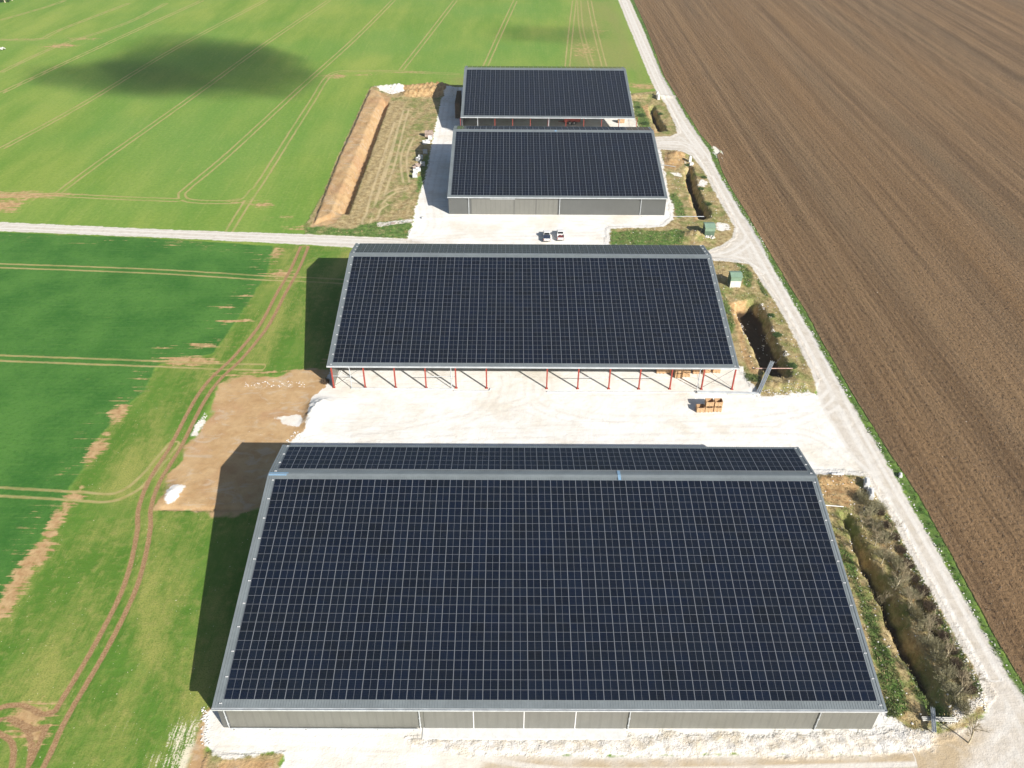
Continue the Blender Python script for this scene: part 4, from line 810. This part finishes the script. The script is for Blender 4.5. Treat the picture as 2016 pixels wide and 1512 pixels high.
pipe('drain_pipe', [G3(922, 427, .08), G3(838, 432, .1), G3(790, 437, .1)], .07, PIPE, 'thin grey pipe crossing the chalk left of the third barn', 'pipe')
m = MB(); m.bx(-.5, -.4, 0, .5, .4, .5); m.bx(-.35, -.25, .5, .35, .25, .62); tag(m.build('junction_box', PALE, None, G3(834, 430, 0), bevel=.04), 'small pale box on the thin pipe left of the third barn', 'box')
m = MB(); m.bx(-.55, -.45, 0, .55, .45, .12)
for k in range(5): m.bx(-.6, -.45+k*.2, .12, .6, -.32+k*.2, .15)
tag(m.build('wooden_pallet', WOODG, None, G3(774, 440, .02)), 'small pale pallet lying on the grey slab by the left road', 'pallet')

# white blocks
def block(u, v, w, d, h, rz, label):
    p = g(u, v); z = height(p.x, p.y); m = MB(); m.prism([(-w/2, -d/2, -.15), (w/2, -d/2, -.15), (w/2, -d/2, h*.86), (w/2-.12, -d/2, h), (-w/2+.12, -d/2, h), (-w/2, -d/2, h*.86)], None, (0, d, 0))
    m.bx(-.12, -d*.3, h+.001, .12, d*.3, h+.12)
    return tag(m.build('concrete_block', BLOCK, None, (p.x, p.y, z), bevel=.04, fix=True), label, 'concrete block', 'white blocks along the road').__setattr__('rotation_euler', (0, 0, rz))
block(1704, 956, .75, 2.1, 1.0, -.35, 'upper white concrete block at the road edge behind the nearest barn'); block(1714, 976, .75, 2.2, 1.0, -.3, 'larger lower white concrete block beside bare scrub at the road edge'); block(1708, 966, .35, 1.6, .7, -.3, 'thin white slab between the two larger road edge blocks')
block(1296, 196, .9, .9, 2.0, .1, 'right white post block beside the farthest barn'); block(1293.5, 193, .9, .9, 2.2, .1, 'left white post block beside the farthest barn')
block(1358, 318, .8, .8, 1.8, .1, 'tall white block at the yard entrance by the third barn'); block(1361, 324, 1.2, .8, .7, .1, 'low white block below the tall one at the yard entrance')
block(1772, 938, .5, 1.0, .4, -.3, 'small white block on the verge of the ploughed field'); block(1648, 936, 2.2, .4, .35, .05, 'long low white kerb stone behind the nearest barn')

# ---- stones scattered as stuff
def scatter(poly, n, seed, zoff=0.0):
    q = random.Random(seed); P = poly; xs = [a[0] for a in P]; ys = [a[1] for a in P]; out = []; tries = 0
    while len(out) < n and tries < n*30:
        tries += 1; x, y = q.uniform(min(xs), max(xs)), q.uniform(min(ys), max(ys)); ins = False
        for i in range(len(P)):
            a, c = P[i], P[(i+1) % len(P)]
            if (a[1] > y) != (c[1] > y) and x < (c[0]-a[0])*(y-a[1])/(c[1]-a[1])+a[0]: ins = not ins
        if ins: out.append((x, y, height(x, y)+zoff))
    return out
stones('rubble', '', '', scatter(rubble[0], 700, 11, .0)+scatter(rubble[1], 260, 12, .05), .03, .10, 13, stuff=True)
edge = []
q = random.Random(21)
for k, (a, c) in enumerate(zip(RR[8:-1], RR[9:])):
    for _ in range(int(14*math.dist(a, c)/10)+3): t = q.random(); x, y = a[0]+(c[0]-a[0])*t+q.uniform(0, .55), a[1]+(c[1]-a[1])*t; edge.append((x, y, height(x, y)+.02))
for a, c in zip(RL[23:32], RL[24:33]):
    for _ in range(24): t = q.random(); x, y = a[0]+(c[0]-a[0])*t-q.uniform(0, .7), a[1]+(c[1]-a[1])*t; edge.append((x, y, height(x, y)+.02))
for P, n in ((gp([(1452, 612), (1468, 606), (1470, 628), (1456, 630)]), 60), (gp([(1494, 596), (1503, 598), (1506, 608), (1494, 606)]), 40), (gp([(1505, 645), (1522, 640), (1526, 655), (1506, 662)]), 50), (gp([(1532, 690), (1548, 690), (1556, 702), (1536, 700)]), 50), (gp([(1372, 352), (1392, 356), (1390, 370), (1374, 366)]), 30), (gp([(1345, 318), (1366, 322), (1362, 334), (1350, 330)]), 40), (gp([(600, 850), (590, 868), (560, 872), (580, 850)]), 40), (gp([(373, 860), (385, 838), (404, 812), (408, 818), (388, 850)]), 60), (gp([(480, 752), (600, 750), (600, 762), (480, 764)]), 70), (gp([(1500, 770), (1590, 756), (1590, 776), (1500, 780)]), 80), (gp([(735, 170), (790, 167), (796, 182), (772, 186), (748, 178)]), 120), (gp([(395, 1392), (410, 1390), (412, 1470), (396, 1470)]), 60), (rough_r3, 160), (rough_r4, 240), (rough_r2, 120)): edge += scatter(P, n, int(P[0][0]*7)+n, .03)
stones('loose_stones', '', '', edge, .05, .19, 22, stuff=True)
CLOD = simple('soil_clod', (.19, .14, .095, 1), .95, 0, .1, .35, 1.2)
near = [(64.8, 4), (95, 4), (135, 70), (150, 140), (64, 140), (63.5, 70)]
stones('soil_clods', '', '', [s for s in scatter(near, 7000, 31, .0) if s[0] > 66.5+.0*s[1]], .05, .17, 32, CLOD, stuff=True)

# ================================================================== VEGETATION
def leafmat(name, c1, c2):
    G = NG(name); P = G.pos(); n = G.noise(P, 1.4, 3); n2 = G.noise(P, 9, 2); c = G.mix(G.ss(G.ma('ADD', G.ma('MULTIPLY', n, .6), G.ma('MULTIPLY', n2, .4)), .35, .65), c1, c2); G.bsdf(c, .8, 0, .15); return G.m
BARK = leafmat('pale_bark', (.42, .37, .25, 1), (.58, .52, .38, 1)); TWIG = leafmat('bare_twigs', (.33, .27, .17, 1), (.48, .41, .28, 1)); OLIVE = leafmat('olive_scrub', (.27, .25, .145, 1), (.42, .39, .25, 1)); GRASS = leafmat('grass_blades', (.11, .155, .05, 1), (.20, .24, .09, 1)); STRAW = leafmat('dry_grass', (.34, .26, .13, 1), (.46, .38, .21, 1)); BROWNS = leafmat('brown_brush', (.10, .07, .045, 1), (.17, .125, .085, 1)); DARKL = leafmat('dark_leaves', (.05, .10, .03, 1), (.11, .17, .055, 1))
def bare_tree_meshes(seed, h):
    q = random.Random(seed); tr, br = MB(), MB()
    def grow(p, d, L, r, lev):
        n = 3; pts = [p]
        for i in range(n):
            d = (d+Vector((q.uniform(-.16, .16), q.uniform(-.16, .16), q.uniform(-.02, .14)))).normalized(); p = p+d*(L/n); pts.append(p)
        for i in range(n): (tr if lev == 0 else br).cyl(pts[i], pts[i+1], r*(1-.22*i), r*(1-.22*(i+1)), n=6 if lev == 0 else (5 if lev == 1 else 3), cap=False)
        if lev >= 4: return
        for k in range((7, 5, 5, 4)[lev]):
            t = q.uniform(.35, 1) if lev else q.uniform(.3, 1); i = min(n-1, int(t*n)); b0 = pts[i].lerp(pts[i+1], t*n-i); a = q.uniform(0, 6.28); sp = q.uniform(.5, 1.0)
            dd = (d+Vector((math.cos(a)*sp, math.sin(a)*sp, q.uniform(-.1, .35)))).normalized(); grow(b0, dd, L*q.uniform(.42, .62), r*(.48 if lev < 2 else .6), lev+1)
    grow(Vector((0, 0, -.15)), Vector((q.uniform(-.1, .1), q.uniform(-.1, .1), 1)).normalized(), h*.55, h*.021, 0)
    return tr.mesh('trunk', BARK, True), br.mesh('bare_crown', TWIG, True)
TR = [bare_tree_meshes(40+k, 5.6+.5*k) for k in range(4)]
labs = ['leafless sapling nearest the white blocks at the top of the ditch', 'leafless sapling second in the row below the white blocks', 'leafless sapling with a pale stem standing on the tan ridge', 'leafless tree on the ridge above the grey ditch floor', 'leafless tree midway down the ditch beside the road', 'leafless tree with spreading limbs on the lower half of the ridge', 'leafless yellowish tree over the dark brush near the ditch end', 'leafless tree at the lower ditch end whose twigs overhang the road', 'leafless tree on the stony corner at the bottom right', 'thin leafless sapling close to the green verge of the road', 'leafless sapling rising from the scrub left of the ridge']
for k, (u, v, s) in enumerate(((1697, 1040, .75), (1722, 1075, .8), (1735, 1110, .75), (1762, 1160, .9), (1790, 1200, .9), (1826, 1262, .95), (1856, 1300, .85), (1878, 1372, 1.0), (1907, 1463, 1.0), (1752, 1060, .7), (1740, 1170, .7))):
    p = g(u, v); a, b_ = TR[k % 4]; R = thing('bare_tree', labs[k], 'tree', (p.x, p.y, height(p.x, p.y)), k*1.3, 'leafless trees along the ditch'); R.scale = (s, s, s)
    for nm, me in (('trunk', a), ('crown', b_)): o = bpy.data.objects.new(nm, me); COL.objects.link(o); o.parent = R
def brush_mesh(nm, seed, mat, rx, h, n, leaf=.10, up=.8, twig=False):
    """a clump of thin stems with small leaf faces"""
    q = random.Random(seed); m = MB()
    for _ in range(n):
        a, rr = q.uniform(0, 6.28), rx*math.sqrt(q.random()); p = Vector((math.cos(a)*rr*.55, math.sin(a)*rr*.55, -.1)); d = Vector((math.cos(a)*rr/rx*.7+q.uniform(-.3, .3), math.sin(a)*rr/rx*.7+q.uniform(-.3, .3), up+q.random()*.4)).normalized(); L = h*q.uniform(.55, 1.1)*(1-.35*rr/rx)
        s = Vector((q.uniform(-1, 1), q.uniform(-1, 1), q.uniform(-.3, .3))).normalized()*.022; e = p+d*L
        m.quad(p-s, p+s, e+s*.3, e-s*.3)
        for j in range(5):
            t = q.uniform(.3, 1.05); c = p+d*(L*t)+Vector((q.uniform(-.16, .16), q.uniform(-.16, .16), q.uniform(-.1, .12))); a1 = Vector((q.uniform(-1, 1), q.uniform(-1, 1), q.uniform(-.6, .6))).normalized()*leaf*q.uniform(.6, 1.4); b1 = Vector((q.uniform(-1, 1), q.uniform(-1, 1), q.uniform(-.5, .9))).normalized()*leaf*q.uniform(.3, .8)
            if twig:
                a1 = (d+Vector((q.uniform(-.8, .8), q.uniform(-.8, .8), q.uniform(-.2, .5)))).normalized()*q.uniform(.14, .34); b1 = a1.cross(Vector((q.uniform(-1, 1), q.uniform(-1, 1), .3))).normalized()*.014
            m.quad(c-a1, c+b1, c+a1, c-b1)
    return m.mesh(nm, mat)
SH = [brush_mesh('scrub_bush', 61+k, OLIVE, 1.5, 2.0, 260, .055, .8, True) for k in range(3)]; BR = [brush_mesh('brown_bush', 71+k, BROWNS, 1.1, 1.25, 220, .05, .8, True) for k in range(2)]; GB = [brush_mesh('green_bush', 81+k, DARKL, 1.0, .8, 300, .09, .6) for k in range(2)]
pos_words = ['uppermost', 'second', 'third', 'fourth', 'fifth', 'sixth', 'seventh', 'eighth', 'ninth', 'tenth', 'eleventh', 'twelfth', 'thirteenth', 'fourteenth', 'fifteenth', 'lowest']
L1 = [(1672, 985), (1688, 1010), (1702, 1000), (1700, 1040), (1716, 1062), (1722, 1098), (1742, 1118), (1746, 1150), (1766, 1172), (1776, 1208), (1796, 1232), (1806, 1268), (1822, 1296), (1838, 1330), (1852, 1362), (1868, 1392)]
for k, (u, v) in enumerate(L1):
    p = g(u+25, v); put(SH[k % 3], 'scrub_bush', (p.x, p.y, height(p.x, p.y)), k*2.1, pos_words[k]+' olive scrub bush counted down the ridge beside the ditch', 'bush', 'olive scrub along the ditch', (rnd.uniform(.62, .85), rnd.uniform(1.2, 1.6), rnd.uniform(.7, .95)))
L2 = [(1738, 1010), (1752, 1036), (1766, 1060), (1780, 1084), (1794, 1112), (1808, 1140), (1822, 1166), (1836, 1196), (1850, 1224), (1864, 1252), (1878, 1282), (1890, 1308), (1902, 1334), (1910, 1358)]
for k, (u, v) in enumerate(L2):
    p = g(u-2, v); put(BR[k % 2], 'brown_bush', (p.x-.3, p.y, height(p.x, p.y)), k*1.7, (pos_words[k] if k < 13 else 'lowest')+' brown leafless bush counted down the road side of the ditch', 'bush', 'brown brush between ditch and road', (rnd.uniform(.8, 1.15),)*3)
for k, (u, v, s, lab) in enumerate(((641, 753, .9, 'dark bush at the left front corner of the open second barn'), (1256, 212, 1.2, 'green bush beside the farthest barn, upper of three'), (1263, 228, 1.5, 'green bush beside the farthest barn, middle of three'), (1270, 244, 1.5, 'green bush beside the farthest barn, lowest of three'), (1386, 350, 1.0, 'green bush on the road side of the pit by the third barn, upper'), (1380, 372, 1.0, 'green bush on the road side of the pit by the third barn, middle'), (1396, 402, 1.0, 'green bush on the road side of the pit by the third barn, lower'), (1300, 225, 1.1, 'green bush on the edge of the farthest pit'), (1518, 622, 1.0, 'green bush on the right edge of the pit by the white kiosk, upper'), (1530, 660, 1.1, 'green bush on the right edge of the pit by the white kiosk, middle'), (1560, 722, 1.1, 'green bush on the right edge of the pit by the white kiosk, lower'), (1352, 325, .9, 'green bush at the head of the pit by the third barn'))):
    p = g(u, v); put(GB[k % 2] if k else BR[0], 'green_bush' if k else 'dark_bush', (p.x, p.y, height(p.x, p.y)-.1), k, lab, 'bush', None if not k else 'green bushes by barns and pits', (s,)*3)
# grass tufts and straw over the rough ground: too many to count
def tufts(name, pts, mat, h0, h1, seed, nb=4):
    q = random.Random(seed); m = MB()
    for x, y, z in pts:
        for _ in range(nb):
            a = q.uniform(0, 6.28); w = q.uniform(.04, .09); c = Vector((x+q.uniform(-.25, .25), y+q.uniform(-.25, .25), z-.03)); s = Vector((math.cos(a), math.sin(a), 0))*w; t = c+Vector((q.uniform(-.2, .2), q.uniform(-.2, .2), q.uniform(h0, h1)))
            m.quad(c-s, c+s, t)
    o = m.build(name, mat); o['kind'] = 'stuff'; return o
gpts = []
for i, P in enumerate(lush): gpts += scatter(P, int((500, 400, 150, 160, 90, 160, 160, 700, 500, 350, 80, 120, 300)[i] if i < 13 else 200), 100+i)
vz = [p for p in scatter(verge_r, 2200, 140) if p[1] < 260]
tufts('grass_tufts', gpts+vz, GRASS, .15, .42, 150)
ridge = gp([(1700, 1000), (1722, 1000), (1800, 1130), (1860, 1250), (1890, 1340), (1868, 1350), (1828, 1262), (1758, 1120)])
spts = scatter(ridge, 900, 180)
for i, (P, n) in enumerate(((rough_r1, 400), (rough_r2, 1500), (rough_r3, 1600), (rough_r4, 2400), (rough_l, 2200))): spts += [p for p in scatter(P, n, 160+i) if p[2] > -1.2]
tufts('dry_grass_tufts', spts, STRAW, .12, .36, 170, 3)
# trees at the far left corner
q = random.Random(9); m = MB(); tk = MB()
def far_tree(u, v, h, label, seed):
    p = g(u, v); q = random.Random(seed); R = thing('leafy_tree', label, 'tree', (p.x, p.y, 0), 0, 'trees at the far left corner'); t = MB(); t.cyl((0, 0, 0), (0, 0, h*.5), .35, .2); t.build('trunk', BARK, R); m = MB()
    for _ in range(34):
        c = Vector((q.gauss(0, h*.22), q.gauss(0, h*.22), h*q.uniform(.3, .95))); r = h*q.uniform(.08, .16)
        for _ in range(60):
            d = Vector((q.gauss(0, 1), q.gauss(0, 1), q.gauss(0, 1))).normalized()*r*q.uniform(.5, 1); a = Vector((q.uniform(-1, 1), q.uniform(-1, 1), q.uniform(-1, 1))).normalized()*.35; b_ = a.cross(d).normalized()*.25; o = c+d; m.quad(o-a, o-b_, o+a, o+b_)
    m.build('crown', DARKL, R)
far_tree(-12, 12, 6, 'dark tree cut off by the top left corner of the picture', 1); far_tree(10, 5, 5, 'dark bushy tree just inside the top left corner', 2); far_tree(24, 1, 5, 'smaller dark tree right of the corner tree at the top left', 3)
p = g(2, 98); q = random.Random(4); stones('stone_heap', 'small white stone heap in the field at the left picture edge', 'stone heap', [(p.x+q.gauss(0, 1.2), p.y+q.gauss(0, 1), q.uniform(.1, 1.0)) for _ in range(26)], .3, .6, 5)

# ================================================================== CLOUDS (they cast the soft shadows on the far field)
def cloud(u, v, hgt, rx, ry, rz, rot, dens, seed):
    p = g(u, v)+SUND*(hgt/SUND.z); bm = bmesh.new(); bmesh.ops.create_icosphere(bm, subdivisions=5, radius=1.0)
    for w in bm.verts:
        n = w.co.normalized(); k = 1+.34*mnoise.noise(n*1.7+Vector((seed, 0, 0)))+.16*mnoise.noise(n*4+Vector((0, seed, 0))); c, s = math.cos(rot), math.sin(rot); x, y = n.x*k*rx, n.y*k*ry; w.co = (x*c-y*s, x*s+y*c, n.z*k*rz)
    me = bpy.data.meshes.new('cloud'); bm.to_mesh(me); bm.free(); G = NG('cloud_vapour'); pv = G.n('ShaderNodeVolumePrincipled'); pv.inputs['Density'].default_value = dens; pv.inputs['Color'].default_value = (.95, .96, .98, 1); pv.inputs['Anisotropy'].default_value = .3
    G.t.links.new(pv.outputs[0], G.out.inputs['Volume']); me.materials.append(G.m); o = bpy.data.objects.new('cloud', me); COL.objects.link(o); o.location = p; o['kind'] = 'structure'
cloud(400, 128, 420, 50, 34, 12, -.5, .045, 3.1)
cloud(235, 152, 420, 36, 18, 8, -.1, .045, 7.7)
cloud(1075, 66, 420, 24, 14, 6, .1, .026, 5.2)
SC.cycles.volume_bounces = 1

# ================================================================== HAZE
G = NG('thin_haze'); pv = G.n('ShaderNodeVolumePrincipled'); pv.inputs['Density'].default_value = .00013; pv.inputs['Color'].default_value = (.88, .93, 1, 1); pv.inputs['Anisotropy'].default_value = .2
G.t.links.new(pv.outputs[0], G.out.inputs['Volume'])
o = MB().bx(-1620, -260, -6.5, 1700, 2520, 112).build('haze', G.m); o['kind'] = 'stuff'
